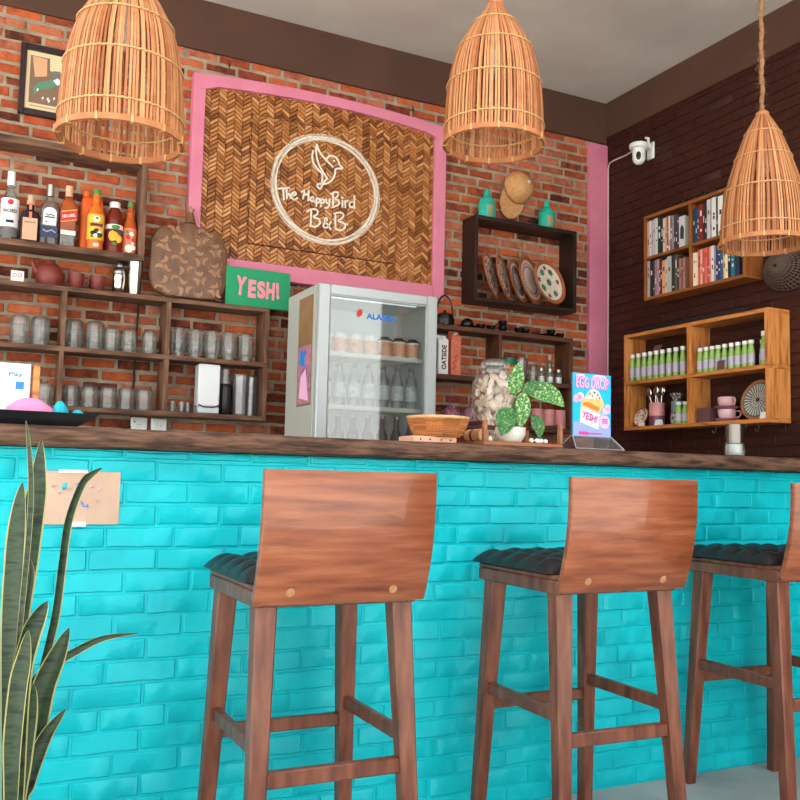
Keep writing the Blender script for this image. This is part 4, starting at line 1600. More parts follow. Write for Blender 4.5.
YS = 4.372
ZM = 1.5356
series(make_mug(.0415, .137), [((.2755, YS, ZM), 1.3, 'large upturned glass mug on the middle shelf, leftmost against the photo edge'),
                               ((.362, YS, ZM), 1.5, 'large upturned glass mug on the middle shelf, left of the first shelf post'),
                               ((.507, YS, ZM), 1.4, 'large upturned glass mug on the middle shelf, just right of the first shelf post'),
                               ((.597, YS, ZM), 1.7, 'large upturned glass mug on the middle shelf, second right of the first post')], 'upturned glass mugs on the left wall shelf')
series(make_mug(.0375, .118, 'drinking_glass', False), [((.675, YS, ZM), 0, 'smaller upturned glass on the middle shelf, third right of the first post'),
                                                     ((.752, YS, ZM), .4, 'smaller upturned glass on the middle shelf, left of the black cord'),
                                                     ((.848, YS, ZM), .8, 'smaller upturned glass on the middle shelf, between black cord and second post')], 'upturned glasses on the left wall shelf')
ZL = 1.2686
series(make_mug(.040, .107, 'drinking_glass', False), [((.392, YS, ZL), 0, 'upturned glass on the bottom shelf, left of the first shelf post')] +
       [((x, YS, ZL), i * .3, 'upturned glass on the bottom shelf, %s right of the first post' % ORD[i]) for i, x in enumerate((.507, .588, .672, .754))] +
       [((.836, YS, ZL), 0, 'upturned glass on the bottom shelf beside the second post')], 'upturned glasses on the left wall shelf')


def make_jar():
    t = thing('jar_mug', 'm', 'glass')
    r, h = .0395, .142
    mb = MB()
    mb.lathe([(r * .82, 0), (r * .84, .004), (r * .84, .016), (r * .8, .02), (r * .98, .038), (r, .05), (r, h - .018), (r * .96, h - .006), (r * .8, h), (0, h - .003)], 32, cap=False)
    mb.lathe([(r * .78, 0), (r * .77, .02), (r * .92, .042), (r * .93, h - .02), (0, h - .013)], 28, cap=False)
    mb.lathe([(r * .85, .007), (r * .88, .009), (r * .85, .011)], 28, cap=False)
    mb.build('body', [M['glass']], t)
    mb = MB()
    mb.tube([(r * .97, 0, h * .76), (r * 1.42, 0, h * .74), (r * 1.5, 0, h * .5), (r * 1.36, 0, h * .3), (r * .97, 0, h * .28)], .0045, 8)
    mb.build('handle', [M['glass']], t)
    return t


series(make_jar, [((x, YS, ZM), 1.2 + .1 * i, 'upturned jar mug in the right compartment of the middle shelf, %s from left' % ORD[i]) for i, x in enumerate((.985, 1.068, 1.150, 1.234, 1.320))], 'upturned jar mugs on the left wall shelf')
series(make_mug(.0165, .062, 'shot_glass', False), [((.968, YS, ZL), 0, 'small shot glass on the bottom shelf beside the second post'), ((1.012, YS, ZL), 0, 'small shot glass on the bottom shelf, middle of three'), ((1.049, YS + .03, ZL), 0, 'small shot glass on the bottom shelf, touching the white dispenser side')], 'shot glasses')

t = thing('napkin_dispenser', 'glossy white and silver upright dispenser on the bottom shelf, left of the clear pitchers', 'dispenser', (1.128, 4.352, ZL))
mb = MB(); mb.box(-.053, .053, -.04, .04, .034, .238, b=.006); mb.build('body', [M['napkin']], t)
mb = MB(); mb.box(-.053, .053, -.04, .04, 0, .033, b=.004); mb.build('base', [M['silver']], t)
mb = MB(); mb.tube([(-.05, -.041, .042), (-.025, -.044, .030), (.025, -.044, .030), (.05, -.041, .042)], .003, 6); mb.build('pull_bar', [M['iron']], t)
t = thing('coffee_pitcher', 'black mug with a clear rim behind the pitchers on the bottom shelf', 'mug', (1.222, 4.37, ZL))
mb = MB(); mb.lathe([(.036, 0), (.037, .003), (.037, .13), (.034, .15), (.032, .152)], 24); mb.build('body', [M['black']], t)
mb = MB(); mb.lathe([(.028, .15), (.028, .225), (.025, .225), (.025, .15)], 24, cap=False); mb.build('glass_rim', [M['glass']], t)


def make_pitcher():
    t = thing('clear_pitcher', 'p', 'pitcher')
    mb = MB()
    fl = lambda a, z: 1 - .025 * (1 if math.sin(a * 8) > 0 else 0)
    mb.lathe([(.033, 0), (.036, .003), (.041, .19), (.043, .2), (.040, .2), (.034, .008), (0, .008)], 48, rmod=fl, cap=False)
    mb.build('body', [M['acrylic']], t)
    mb = MB(); mb.lathe([(.0425, .196), (.0445, .199), (.0425, .202)], 40, cap=False); mb.build('rim', [M['acrylic']], t)
    return t


series(make_pitcher, [((1.292, 4.338, ZL), 0, 'clear fluted pitcher on the bottom shelf, left one of the pair'), ((1.360, 4.402, ZL), 1, 'clear fluted pitcher on the bottom shelf next to the right end panel')], 'clear pitchers')

# sockets and cords
def make_socket():
    t = thing('wall_socket', 's', 'socket')
    mb = MB(); mb.box(-.037, .037, -.030, 0, -.033, .033, b=.004); mb.build('plate', [M['white']], t)
    mb = MB(); mb.lathe([(.016, 0), (.016, .002), (.013, .002), (.013, 0)], 20, T=Matrix.Translation((0, -.0298, 0)) @ Matrix.Rotation(PI / 2, 4, 'X'), cap=False)
    for x in (-.006, .006):
        mb.lathe([(0, 0), (.0022, 0), (.0022, .0012), (0, .0012)], 8, 1, T=Matrix.Translation((x, -.0298, 0)) @ Matrix.Rotation(PI / 2, 4, 'X'))
    mb.build('outlet', [M['offwhite'], M['black']], t)
    return t


series(make_socket, [((.828, YB, 1.207), 0, 'white wall socket below the shelf, left one with the black cord'), ((.921, YB, 1.206), 0, 'white wall socket below the shelf, right one')], 'white wall sockets')
mb = MB()
mb.tube([(.803, 4.438, 2.0), (.801, 4.441, 1.9), (.800, 4.441, 1.7), (.796, 4.441, 1.5), (.795, 4.441, 1.3), (.797, 4.438, 1.235), (.806, 4.42, 1.215)], .005, 8)
tag(mb.build('power_cord', [M['cord_black']]), 'black cord hanging down the bricks behind the glasses to the wall socket', 'cord')
mb = MB()
mb.tube([(.800, 4.436, 1.198), (.74, 4.43, 1.178), (.66, 4.43, 1.168), (.56, 4.43, 1.172)], .004, 8)
tag(mb.build('power_cord', [M['cord_black']]), 'thin dark cord running left from the wall socket along the bricks', 'cord')

# ------------------------------------------------------------------ right of the fridge: shelf contents
ZA = 1.8276
YR = 4.375
t = thing('kettle', 'black kettle with tall hoop handle on the dark shelf beside the fridge', 'kettle', (2.455, YR, ZA))
mb = MB(); mb.lathe([(.045, 0), (.052, .006), (.056, .035), (.046, .064), (.03, .074), (.012, .078), (.008, .084), (.01, .09), (0, .093)], 26); mb.build('body', [M['black']], t)
mb = MB(); mb.tube([(-.05 * math.cos(a) * 1.05, 0, .06 + .115 * math.sin(a)) for a in frange(0, PI, 16)], .005, 8); mb.build('handle', [M['black']], t)
mb = MB(); mb.tube([(-.045, -.01, .03), (-.068, -.014, .05), (-.08, -.016, .07)], [.011, .009, .007], 8); mb.build('spout', [M['black']], t)
t = thing('black_bowl', 'black dome-shaped bowl on a wide saucer on the dark shelf, right of the kettle', 'bowl', (2.6, YR, ZA))
mb = MB(); mb.lathe([(.03, 0), (.068, .008), (.07, .011), (.03, .006), (0, .006)], 26); mb.build('saucer', [M['black']], t)
mb = MB(); mb.lathe([(.036, .0065), (.038, .03), (.03, .048), (.012, .06), (0, .062)], 24); mb.build('dome', [M['black']], t)


def make_bcup():
    t = thing('black_cup', 'c', 'cup')
    mb = MB(); mb.lathe([(.016, 0), (.018, .002), (.027, .03), (.028, .034), (.025, .034), (.016, .005), (0, .005)], 22); mb.build('body', [M['black']], t)
    return t


def make_bsaucer():
    t = thing('black_saucer', 's', 'saucer')
    mb = MB(); mb.lathe([(.018, 0), (.02, .002), (.034, .011), (.035, .013), (.02, .006), (0, .005)], 22); mb.build('body', [M['black']], t)
    return t


series(make_bcup, [((2.69, YR, ZA), 0, 'small black cup on the dark shelf, first right of the black dome bowl'), ((2.758, YR, ZA), 0, 'small black cup on the dark shelf, left of the stacked pair'),
                   ((2.838, YR, ZA), 0, 'lower black cup of the stacked pair above the shelf divider'), ((2.838, YR, ZA + .034), .6, 'upper black cup of the stacked pair above the shelf divider'),
                   ((2.935, YR - .02, ZA), 0, 'small black cup on the dark shelf, right of the stacked pair'), ((2.995, YR, ZA), 0, 'small black cup on the dark shelf, second right of the stacked pair'),
                   ((3.178, YR, ZA + .013), 0, 'black cup raised on a saucer near the right end of the dark shelf'), ((3.25, YR + .01, ZA), 0, 'small black cup at the right end of the dark shelf')], 'small black cups')
series(make_bsaucer, [((3.06, YR, ZA), 0, 'small black saucer lying alone on the dark shelf'), ((3.178, YR, ZA), 0, 'small black saucer under the raised cup near the right end'), ((3.118, YR - .03, ZA), 0, 'small black saucer left of the raised black cup')], 'small black saucers')

ZC = 1.5536


def carton(label, x, h, side, body, capm):
    t = thing('drink_carton', label, 'carton', (x, 4.36, ZC))
    w, d = .031, .032
    mb = MB()
    mb.box(-w, w, -d, d, 0, h - .025, b=.0015)
    mb.add([(-w, -d, h - .025), (w, -d, h - .025), (w, d, h - .025), (-w, d, h - .025), (-w, .004, h - .004), (w, .004, h - .004)], [(0, 1, 5, 4), (2, 3, 4, 5), (0, 4, 3), (1, 2, 5)])
    mb.box(-w, w, .001, .006, h - .006, h + .004)
    mb.build('box', [body], t)
    mb = MB(); mb.lathe([(.0115, 0), (.0115, .016), (0, .0165)], 16, T=Matrix.Translation((0, -.014, h - .022)) @ Matrix.Rotation(R(24), 4, 'X')); mb.build('cap', [capm], t)
    return t


t = carton('white milk carton with vertical black lettering on the shelf right of the fridge', 2.425, .215, 1, M['card_white'], M['white'])
text('OATSIDE', .135, .030, (.004, -.0326, .095), M['black_print'], t, bold=.03, T=Matrix.Rotation(-PI / 2, 4, 'Y'))
t = carton('coral red milk carton with a pale printed swirl, beside the white carton', 2.505, .245, 1, M['coral'], M['offwhite'])
mb = MB()
random.seed(3)
mb.ribbon([(-.02, .03), (-.005, .05), (-.018, .068), (.004, .085), (-.01, .10), (.012, .112)], .006, -.0332, -.032)
mb.ribbon([(.004, .03), (.02, .045), (.008, .066), (.024, .085)], .005, -.0332, -.032, 1)
for i in range(14):
    x, z = random.uniform(-.026, .022), random.uniform(.13, .20)
    mb.box(x, x + .005, -.0332, -.032, z, z + .006, i % 2)
mb.build('print', [M['red_print'], M['peach_cup']], t, smooth=0)

t = thing('glass_jar', 'dark lidded jar with an orange band on the dark shelf behind the plant', 'jar', (2.880, YR, ZC))
mb = MB(); mb.lathe([(.036, 0), (.039, .003), (.039, .05), (.039, .085), (.036, .09)], 26); mb.build('body', [M['liq_amber']], t)
mb = MB(); mb.lathe([(.0395, .05), (.0395, .078)], 26, cap=False); mb.build('label', [M['orange_print']], t)
mb = MB(); mb.lathe([(.0405, .088), (.0405, .128), (.038, .13), (0, .13)], 26); mb.build('lid', [M['mos_green']], t)


def make_tumbler():
    t = thing('drinking_glass', 'g', 'glass')
    mb = MB(); mb.lathe([(.034, 0), (.036, .003), (.042, .135), (.0395, .135), (.034, .008), (0, .008)], 36, cap=False); mb.build('body', [M['glass']], t)
    return t


tg = make_tumbler(); tg.location = (2.968, YR, ZC); tg['label'] = 'tall clear tumbler right of the orange banded jar'
series(make_mug(.029, .105, 'drinking_glass', False), [((3.052, YR, ZC), 0, 'squat upturned glass on the dark shelf, right of the tall tumbler')], 'glasses on the dark shelf')


def make_vial():
    t = thing('spice_jar', 'j', 'jar')
    mb = MB(); mb.lathe([(.021, 0), (.0225, .002), (.0225, .06), (.017, .068), (.017, .074)], 20, cap=False); mb.build('body', [M['glass']], t)
    mb = MB(); mb.lathe([(.0195, .001), (.0205, .003), (.0205, .042), (0, .043)], 18); mb.build('filling', [M['card_white']], t)
    mb = MB(); mb.lathe([(.019, .072), (.019, .088), (0, .089)], 18); mb.build('lid', [M['steel']], t)
    return t


series(make_vial, [((3.110, YR, ZC), 0, 'small glass spice jar with white filling, left of three on the dark shelf'), ((3.172, YR, ZC), 0, 'small glass spice jar with white filling, middle of three, under the cork bottle'), ((3.234, YR, ZC), 0, 'small glass spice jar with white filling, right of three on the dark shelf')], 'white filled spice jars')
t = thing('cork_bottle', 'thin small bottle with pale stopper standing behind the spice jars', 'bottle', (3.200, 4.418, ZC))
mb = MB(); mb.lathe([(.015, 0), (.017, .002), (.017, .12), (.008, .14), (.008, .152)], 16); mb.build('body', [M['glass_thick']], t)
mb = MB(); mb.lathe([(.008, .150), (.011, .152), (.011, .178), (0, .18)], 14); mb.build('stopper', [M['kraft_label']], t)

ZD = 1.2906


def make_bud():
    t = thing('lotus_ornament', 'l', 'ornament')
    mb = MB()
    mb.lathe([(.02, 0), (.036, .006), (.050, .03), (.048, .052), (.03, .078), (.012, .092), (0, .095)], 48, rmod=lambda a, z: 1 + .14 * abs(math.sin(a * 3.5)) - .06)
    mb.build('bud', [M['mauve']], t)
    mb = MB()
    for i in range(7):
        a = 2 * PI * i / 7
        c, s_ = math.cos(a), math.sin(a)
        mb.lathe([(.004, .0), (.019, .012), (.023, .035), (.014, .06), (0, .078)], 10, T=Matrix.Translation((.034 * c, .034 * s_, .001)) @ Matrix.Rotation(a, 4, 'Z') @ Matrix.Rotation(R(12), 4, 'Y'), sxy=(.45, 1))
    mb.build('petals', [M['mauve']], t)
    mb = MB(); mb.tube([(.0, 0, .09), (-.004, 0, .11), (.004, 0, .130), (.018, 0, .138), (.026, 0, .126), (.026, 0, .11)], .0028, 7); mb.build('hook', [M['plum']], t)
    return t


series(make_bud, [((2.497, 4.37, ZD), .3, 'mauve lotus bud ornament with a hook, nearer the fridge'), ((2.623, 4.37, ZD), 1.0, 'mauve lotus bud ornament with a hook, behind the shell jar')], 'mauve lotus ornaments')


def make_pcup():
    t = thing('pink_cup', 'c', 'cup')
    mb = MB(); mb.lathe([(.035, 0), (.037, .003), (.037, .106), (.0355, .108), (.033, .106), (.032, .008), (0, .008)], 28); mb.build('body', [M['pinkcer']], t)
    return t


series(make_pcup, [((3.062, 4.345, ZD), 0, 'straight pink cup on the bottom shelf, third from the right end panel'), ((3.141, 4.345, ZD), 0, 'straight pink cup on the bottom shelf, second from the right end panel'), ((3.220, 4.345, ZD), 0, 'straight pink cup on the bottom shelf, nearest the right end panel')], 'straight pink cups')

# ------------------------------------------------------------------ mosaic plates in the dark box
def plate(label, x, y, r, yaw_, lean, kind):
    t = thing('mosaic_plate', label, 'plate', (x, y, 2.0045), 0, 'mosaic plates in the dark box shelf')
    ly = R(lean)
    # local: plate disc faces -y, centre lifted so its lowest edge touches the board
    t.rotation_euler = Matrix.Rotation(R(yaw_), 3, 'Z').to_euler()
    T = Matrix.Translation((0, 0, r * math.cos(ly) + .012 * math.sin(ly) + .0005)) @ Matrix.Rotation(-ly, 4, 'X') @ Matrix.Rotation(PI / 2, 4, 'X')
    mb = MB()
    mb.lathe([(0, -.010), (r * .6, -.010), (r * .9, -.004), (r, .004), (r, .008), (r * .96, .010), (r * .82, .002), (r * .8, .0)], 48, T=T, cap=False)
    mb.build('rim', [M['plate_rim']], t)
    mb = MB()
    mb.lathe([(0, -.004), (r * .55, -.0035), (r * .80, .0005), (r * .825, .0022), (r * .8, -.003), (0, -.006)], 48, T=T)
    mb.build('mosaic_face', [M['plate_bg']], t)
    mb = MB()
    random.seed(hash(label) % 1000 if False else int(x * 1000))

    def zf(q):
        return -.0036 if q < r * .55 else -.0035 + (q - r * .55) / (r * .25) * .004

    def dot(px, py, rad, mi, n=8, star=0):
        pts = []
        for k_ in range(n):
            a = 2 * PI * k_ / n
            q = rad * (1 if not star or k_ % 2 else .55)
            pts.append((px + q * math.cos(a), py + q * math.sin(a)))
        z = zf(math.hypot(px, py))
        mb.prism(pts, z, z + .0018, mi, T=T, plane='xy')
    if kind == 'flower':
        for a, q, mi in ((.3, 0, 1), (1.15, .56, 1), (2.3, .55, 1), (3.75, .55, 1), (5.3, .58, 1), (.2, .62, 2), (1.8, .66, 2), (3.1, .66, 2), (4.5, .66, 2)):
            dot(r * q * math.cos(a), r * q * math.sin(a), r * (.2 if mi == 1 else .12), mi, 16, 1)
            dot(r * q * math.cos(a), r * q * math.sin(a), r * .04, 3, 6)
    elif kind == 'dark':
        for i in range(150):
            a, q = random.uniform(0, 2 * PI), r * .77 * math.sqrt(random.random())
            dot(q * math.cos(a), q * math.sin(a), r * random.uniform(.02, .04), random.choice((0, 0, 0, 2)), 5)
    elif kind == 'yellow':
        for i in range(110):
            a, q = random.uniform(0, 2 * PI), r * .77 * math.sqrt(random.random())
            dot(q * math.cos(a), q * math.sin(a), r * random.uniform(.025, .05), 0 if q > r * .5 else random.choice((3, 3, 2, 0)), 5)
    elif kind == 'band':
        for j, q in enumerate((.42, .5, .58, .66)):
            n = int(26 * q / .5)
            for i in range(n):
                a = 2 * PI * i / n + j * .1
                dot(r * q * math.cos(a), r * q * math.sin(a), r * .04, 0 if j != 3 else 2, 4)
    else:
        for j, q in enumerate((.56, .68)):
            for i in range(40):
                a = 2 * PI * i / 40
                dot(r * q * math.cos(a), r * q * math.sin(a), r * .035, 4 if j else 2, 4)
    mb.build('mosaic_pattern', [M['mos_dark'], M['mos_green'], M['mos_red'], M['mos_yellow'], M['mos_pink']], t, smooth=0)
    return t


plate('mosaic plate with fine dark speckles, leftmost in the dark box', 2.729, 4.335, .140, 43, 13, 'dark')
plate('mosaic plate with yellow centre and dark border, second from the left in the box', 2.820, 4.342, .136, 42, 13, 'yellow')
plate('mosaic plate with a dark inner ring, third from the left in the box', 2.922, 4.348, .132, 36, 13, 'band')
plate('large mosaic plate with pink ring pattern, behind the green flower plate', 3.018, 4.358, .150, 30, 13, 'ring')
plate('mosaic plate with green flowers, front and rightmost in the dark box', 3.110, 4.300, .138, 16, 14, 'flower')


def make_tealbottle():
    t = thing('ceramic_bottle', 'b', 'bottle')
    mb = MB(); mb.lathe([(.044, 0), (.049, .004), (.050, .095), (.046, .103), (.046, .106), (.038, .125), (.018, .14)], 30); mb.build('body', [M['teal_cer']], t)
    mb = MB(); mb.lathe([(.0465, .1), (.0485, .104), (.0465, .108)], 30, cap=False); mb.build('shoulder_ring', [M['teal_cer']], t)
    mb = MB(); mb.lathe([(.018, .138), (.0165, .16), (.0105, .18), (.006, .184), (0, .185)], 20); mb.build('stopper', [M['teal_cer']], t)
    mb = MB(); mb.lathe([(.0505, .018), (.0505, .078)], 12, cap=False, a0=R(-118), a1=R(-74)); mb.build('label', [M['teal_patch']], t)
    return t


series(make_tealbottle, [((2.720, 4.375, 2.474), 0, 'turquoise ceramic bottle on the dark box, left of the straw cap'), ((3.140, 4.375, 2.474), 0, 'turquoise ceramic bottle on the dark box, right of the straw cap')], 'turquoise ceramic bottles')

# straw cap hung on the bricks
t = thing('straw_cap', 'woven straw peaked cap hung on the brick wall above the dark box', 'cap', (2.925, 4.44, 2.66))
mb = MB()
Tc = Matrix.Translation((.030, -.012, .050)) @ Matrix.Rotation(R(14), 4, 'Z') @ Matrix.Rotation(R(78), 4, 'X')
mb.lathe([(.098, 0), (.100, .006), (.097, .03), (.085, .06), (.062, .084), (.034, .098), (0, .104)], 32, T=Tc)
mb.build('crown', [M['straw']], t)
mb = MB()
Tv = Matrix.Translation((-.004, -.018, -.030)) @ Matrix.Rotation(R(16), 4, 'Y')
ring = [(.082 * math.cos(a), .108 * math.sin(a)) for a in [2 * PI * i / 40 for i in range(40)]]
P = [(p[0], .010 * math.cos(p[0] * 14) - .006, p[1]) for p in ring] + [(p[0], .010 * math.cos(p[0] * 14) - .011, p[1]) for p in ring]
P += [(0, .004, 0), (0, -.001, 0)]
F = []
for i in range(40):
    j = (i + 1) % 40
    F += [[i, j, 40 + j, 40 + i], [i, j, 80], [40 + j, 40 + i, 81]]
mb.add(P, F, T=Tv)
mb.build('peak', [M['straw']], t)
mb = MB(); mb.ball((0, 0, .104), (.011, .011, .006), 14, 8, T=Tc); mb.build('button', [M['offwhite']], t)

# ------------------------------------------------------------------ books (local frame of the bookshelf)
def at_book(lx, ly, lz):
    return (XR + ly * 1.0, 3.960 - lx, 2.0164 + lz)


BOOKS = {
    'upper left': (.018, .350, .252, [((196, 160, 156), 'pinkish beige', .018, .205), ((228, 216, 204), 'cream white', .014, .207), ((206, 160, 168), 'pale pink', .013, .202), ((176, 190, 196), 'pale blue grey', .018, .208), ((206, 212, 200), 'pale green white', .020, .210),
                                       ((36, 44, 48), 'blackish green', .026, .208), ((40, 36, 40), 'black', .014, .196), ((214, 202, 176), 'cream', .016, .194), ((190, 168, 138), 'beige', .013, .196), ((196, 58, 50), 'red striped', .013, .198), ((222, 210, 196), 'off white', .011, .198),
                                       ((110, 112, 112), 'grey', .016, .192), ((150, 146, 132), 'stone grey', .013, .194), ((34, 60, 92), 'dark blue', .012, .193), ((96, 44, 62), 'maroon', .013, .195), ((40, 52, 78), 'navy blue', .012, .190), ((200, 200, 196), 'white picture', .044, .172)]),
    'upper right': (.372, .717, .252, [((34, 60, 76), 'dark teal', .018, .184), ((36, 58, 96), 'dark blue', .013, .188), ((60, 74, 88), 'slate blue', .012, .184), ((134, 34, 38), 'dark red', .028, .202), ((60, 34, 34), 'dark brown', .012, .198), ((44, 42, 44), 'black', .015, .196), ((196, 198, 198), 'silver white', .022, .212), ((150, 152, 152), 'grey', .010, .210),
                                        ((224, 222, 218), 'white', .030, .214), ((42, 40, 44), 'black', .012, .206), ((232, 230, 226), 'wide white', .034, .210), ((70, 76, 90), 'slate', .016, .205), ((190, 90, 60), 'rust red', .016, .2), ((224, 214, 196), 'cream', .02, .2), ((50, 60, 76), 'navy', .018, .198), ((150, 132, 112), 'tan', .02, .2)]),
    'lower left': (.018, .350, .018, [((170, 170, 166), 'speckled grey', .022, .206), ((30, 30, 32), 'black', .024, .204), ((60, 54, 52), 'charcoal', .012, .198), ((150, 110, 124), 'mauve', .018, .200), ((184, 140, 152), 'dusty pink', .014, .203), ((130, 78, 84), 'plum', .012, .2), ((36, 38, 50), 'blue black', .013, .202), ((226, 156, 104), 'peach orange', .026, .186),
                                       ((200, 190, 178), 'pale grey', .012, .188), ((176, 178, 172), 'light grey', .034, .2), ((52, 50, 46), 'dark speckled', .026, .2), ((90, 84, 74), 'olive grey', .016, .198), ((60, 52, 50), 'dark', .014, .186), ((168, 118, 110), 'rose brown', .015, .17), ((120, 80, 70), 'brown', .013, .166), ((176, 120, 116), 'faded rose', .013, .17)]),
    'lower right': (.372, .717, .018, [((224, 218, 204), 'white', .022, .178), ((230, 214, 170), 'cream yellow', .012, .176), ((212, 96, 84), 'coral red', .018, .186), ((226, 190, 160), 'peach', .012, .186), ((206, 84, 78), 'red', .018, .188), ((218, 110, 96), 'salmon red', .016, .188), ((196, 72, 70), 'brick red', .014, .188), ((222, 150, 130), 'pale salmon', .012, .186), ((226, 220, 212), 'off white', .018, .188),
                                        ((150, 150, 180), 'lavender grey', .012, .182), ((58, 56, 96), 'indigo', .016, .180), ((40, 60, 110), 'blue', .016, .172), ((60, 96, 130), 'steel blue', .018, .172), ((224, 196, 110), 'yellow', .014, .168), ((236, 226, 204), 'ivory', .014, .168), ((30, 32, 40), 'black', .02, .166), ((30, 110, 130), 'teal', .024, .164), ((36, 46, 70), 'navy', .03, .164)]),
}
random.seed(12)
for comp, (xa, xb, zb, lst) in BOOKS.items():
    x = xa + .0012
    tot = sum(b[2] for b in lst)
    k_ = min(1.0, (xb - xa - .004 - .0006 * len(lst)) / tot)
    for i, (c, nm, w, h) in enumerate(lst):
        w2 = w * k_
        d = random.uniform(.098, .112)
        t = thing('book', '%s book, %s from left in the %s compartment of the bookshelf' % (nm, ORD[i], comp), 'book', at_book(x + w2 / 2, -.118, zb), RZ, 'books in the %s compartment' % comp)
        mb = MB()
        h2 = h * (1.0 if zb > .1 else 1.02)
        h2 = min(h2, .214)
        mb.box(-w2 / 2, -w2 / 2 + .0015, 0, d, 0, h2)
        mb.box(w2 / 2 - .0015, w2 / 2, 0, d, 0, h2)
        mb.box(-w2 / 2 + .0015, w2 / 2 - .0015, 0, .002, 0, h2, b=.0004)
        lum = sum(c) / 3
        c2 = (230, 224, 214) if lum < 130 else ((60, 54, 56) if i % 3 else (150, 50, 46))
        n = random.randint(1, 3)
        for q in range(n):
            za = random.uniform(.1, .75) * h2
            mb.box(-w2 * .2, w2 * .2, -.0004, .0004, za, za + random.uniform(.005, .026), 1)
        if 'picture' in nm:
            mb.prism([(-.014, .05), (.012, .04), (.016, .10), (.002, .125), (-.012, .11)], -.0006, .0004, 1)
        if 'striped' in nm:
            mb.box(-w2 * .45, w2 * .45, -.0004, .0004, h2 * .1, h2 * .16, 1)
        mb.build('cover', [solid(c), solid(c2)], t, smooth=0)
        mb = MB()
        mb.box(-w2 / 2 + .0015, w2 / 2 - .0015, .002, d - .003, .003, h2 - .003)
        mb.build('pages', [M['offwhite']], t, smooth=0)
        x += w2 + .0006


def make_ornament():
    t = thing('small_ornament', 'o', 'ornament')
    mb = MB(); mb.lathe([(.024, 0), (.026, .004), (.022, .016), (.01, .022), (0, .023)], 18, sxy=(1.3, .8)); mb.build('body', [M['black']], t)
    mb = MB(); mb.ball((.026, 0, .02), (.012, .01, .012), 12, 8); mb.build('head', [M['black']], t)
    return t


series(make_ornament, [((XR - .10, 3.70, 2.5085), RZ, 'small dark ornament on top of the bookshelf, left one'), ((XR - .10, 3.545, 2.5085), RZ, 'small dark ornament on top of the bookshelf, middle one'), ((XR - .10, 3.475, 2.5085), RZ, 'small dark ornament on top of the bookshelf, right one')], 'dark ornaments on the bookshelf')

# dark woven basket hanging on the brown wall, half behind the lamp
t = thing('wall_basket', 'dark woven round basket on the brown wall, behind the right lampshade', 'basket', (XR, 3.064, 2.045), RZ)
mb = MB()
Tb = Matrix.Rotation(PI / 2, 4, 'X')
for j in range(9):
    r_ = .02 + j * .0165
    y = .10 * (1 - (r_ / .155) ** 2)
    mb.tube([(r_ * math.cos(2 * PI * q / 40), -y - .004, r_ * math.sin(2 * PI * q / 40) * .72) for q in range(40)], .0028, 5, closed=True)
for q in range(36):
    a = 2 * PI * q / 36
    mb.tube([(r_ * math.cos(a), -.10 * (1 - (r_ / .155) ** 2) - .004, r_ * math.sin(a) * .72) for r_ in frange(.012, .152, 8)], .0026, 5)
mb.build('bowl', [M['dark_mesh']], t)
mb = MB(); mb.tube([(.155 * math.cos(2 * PI * q / 48), -.004, .155 * .72 * math.sin(2 * PI * q / 48)) for q in range(48)], .0045, 6, closed=True); mb.build('rim', [M['iron']], t)

# security camera and its cable
t = thing('security_camera', 'white dome security camera bracketed to the brown wall near the corner', 'camera', (XR, 4.035, 2.95), RZ)
mb = MB(); mb.box(-.03, .03, -.012, 0, -.055, .045, b=.004); mb.box(-.022, .022, -.055, -.012, .002, .030, b=.005); mb.build('bracket', [M['white']], t)
mb = MB(); mb.lathe([(.05, -.002), (.056, .004), (.056, .022), (.05, .028), (.0, .030)], 32, o=(-.012, -.085, 0)); mb.build('top_disc', [M['white']], t)
mb = MB(); mb.lathe([(0, -.098), (.018, -.095), (.033, -.08), (.038, -.06), (.038, -.003)], 32, o=(-.012, -.085, 0)); hd = mb.build('camera_head', [M['white']], t)
mb = MB(); mb.ball((0, 0, 0), (.0145, .007, .027), 16, 10, T=Matrix.Translation((.0125, -.1095, -.054)) @ Matrix.Rotation(R(45), 4, 'Z')); mb.build('lens_window', [M['black']], hd)
mb = MB(); mb.tube([(.03, -.05, .02), (.04, -.06, .05), (.02, -.06, .058)], .008, 8); mb.build('antenna', [M['white']], t)
mb = MB()
mb.tube([(XR - .080, 4.1085, 2.965), (XR - .035, 4.16, 2.980), (XR - .012, 4.25, 2.985), (XR - .008, 4.36, 2.99), (XR - .008, 4.405, 2.985), (XR - .008, 4.418, 2.955), (XR - .008, 4.418, 2.6), (XR - .008, 4.416, 2.2), (XR - .008, 4.418, 1.7), (XR - .008, 4.418, 1.2)], .0045, 7)
tag(mb.build('cable', [M['cord_white']]), 'thin pale cable running from the security camera down the room corner', 'cable')

# ------------------------------------------------------------------ pine shelf contents
def at_su(lx, ly, lz):
    return (XR + ly, 4.110 - lx, 1.283 + lz)


def make_gbottle(h):
    def f():
        k_ = h / .158
        t = thing('drink_bottle', 'b', 'bottle')
        mb = MB(); mb.lathe([(.016, 0), (.0175, .003), (.0175, .085 * k_), (.016, .1 * k_), (.0115, .128 * k_), (.011, .14 * k_)], 20); mb.build('body', [M['liq_green']], t)
        mb = MB(); mb.lathe([(.0179, .022 * k_), (.0179, .074 * k_)], 20, cap=False); mb.build('label', [M['lav']], t)
        mb = MB(); mb.lathe([(.0135, .136 * k_), (.0138, .138 * k_), (.0138, .157 * k_), (0, h)], 18); mb.build('cap', [M['white']], t)
        return t
    return f


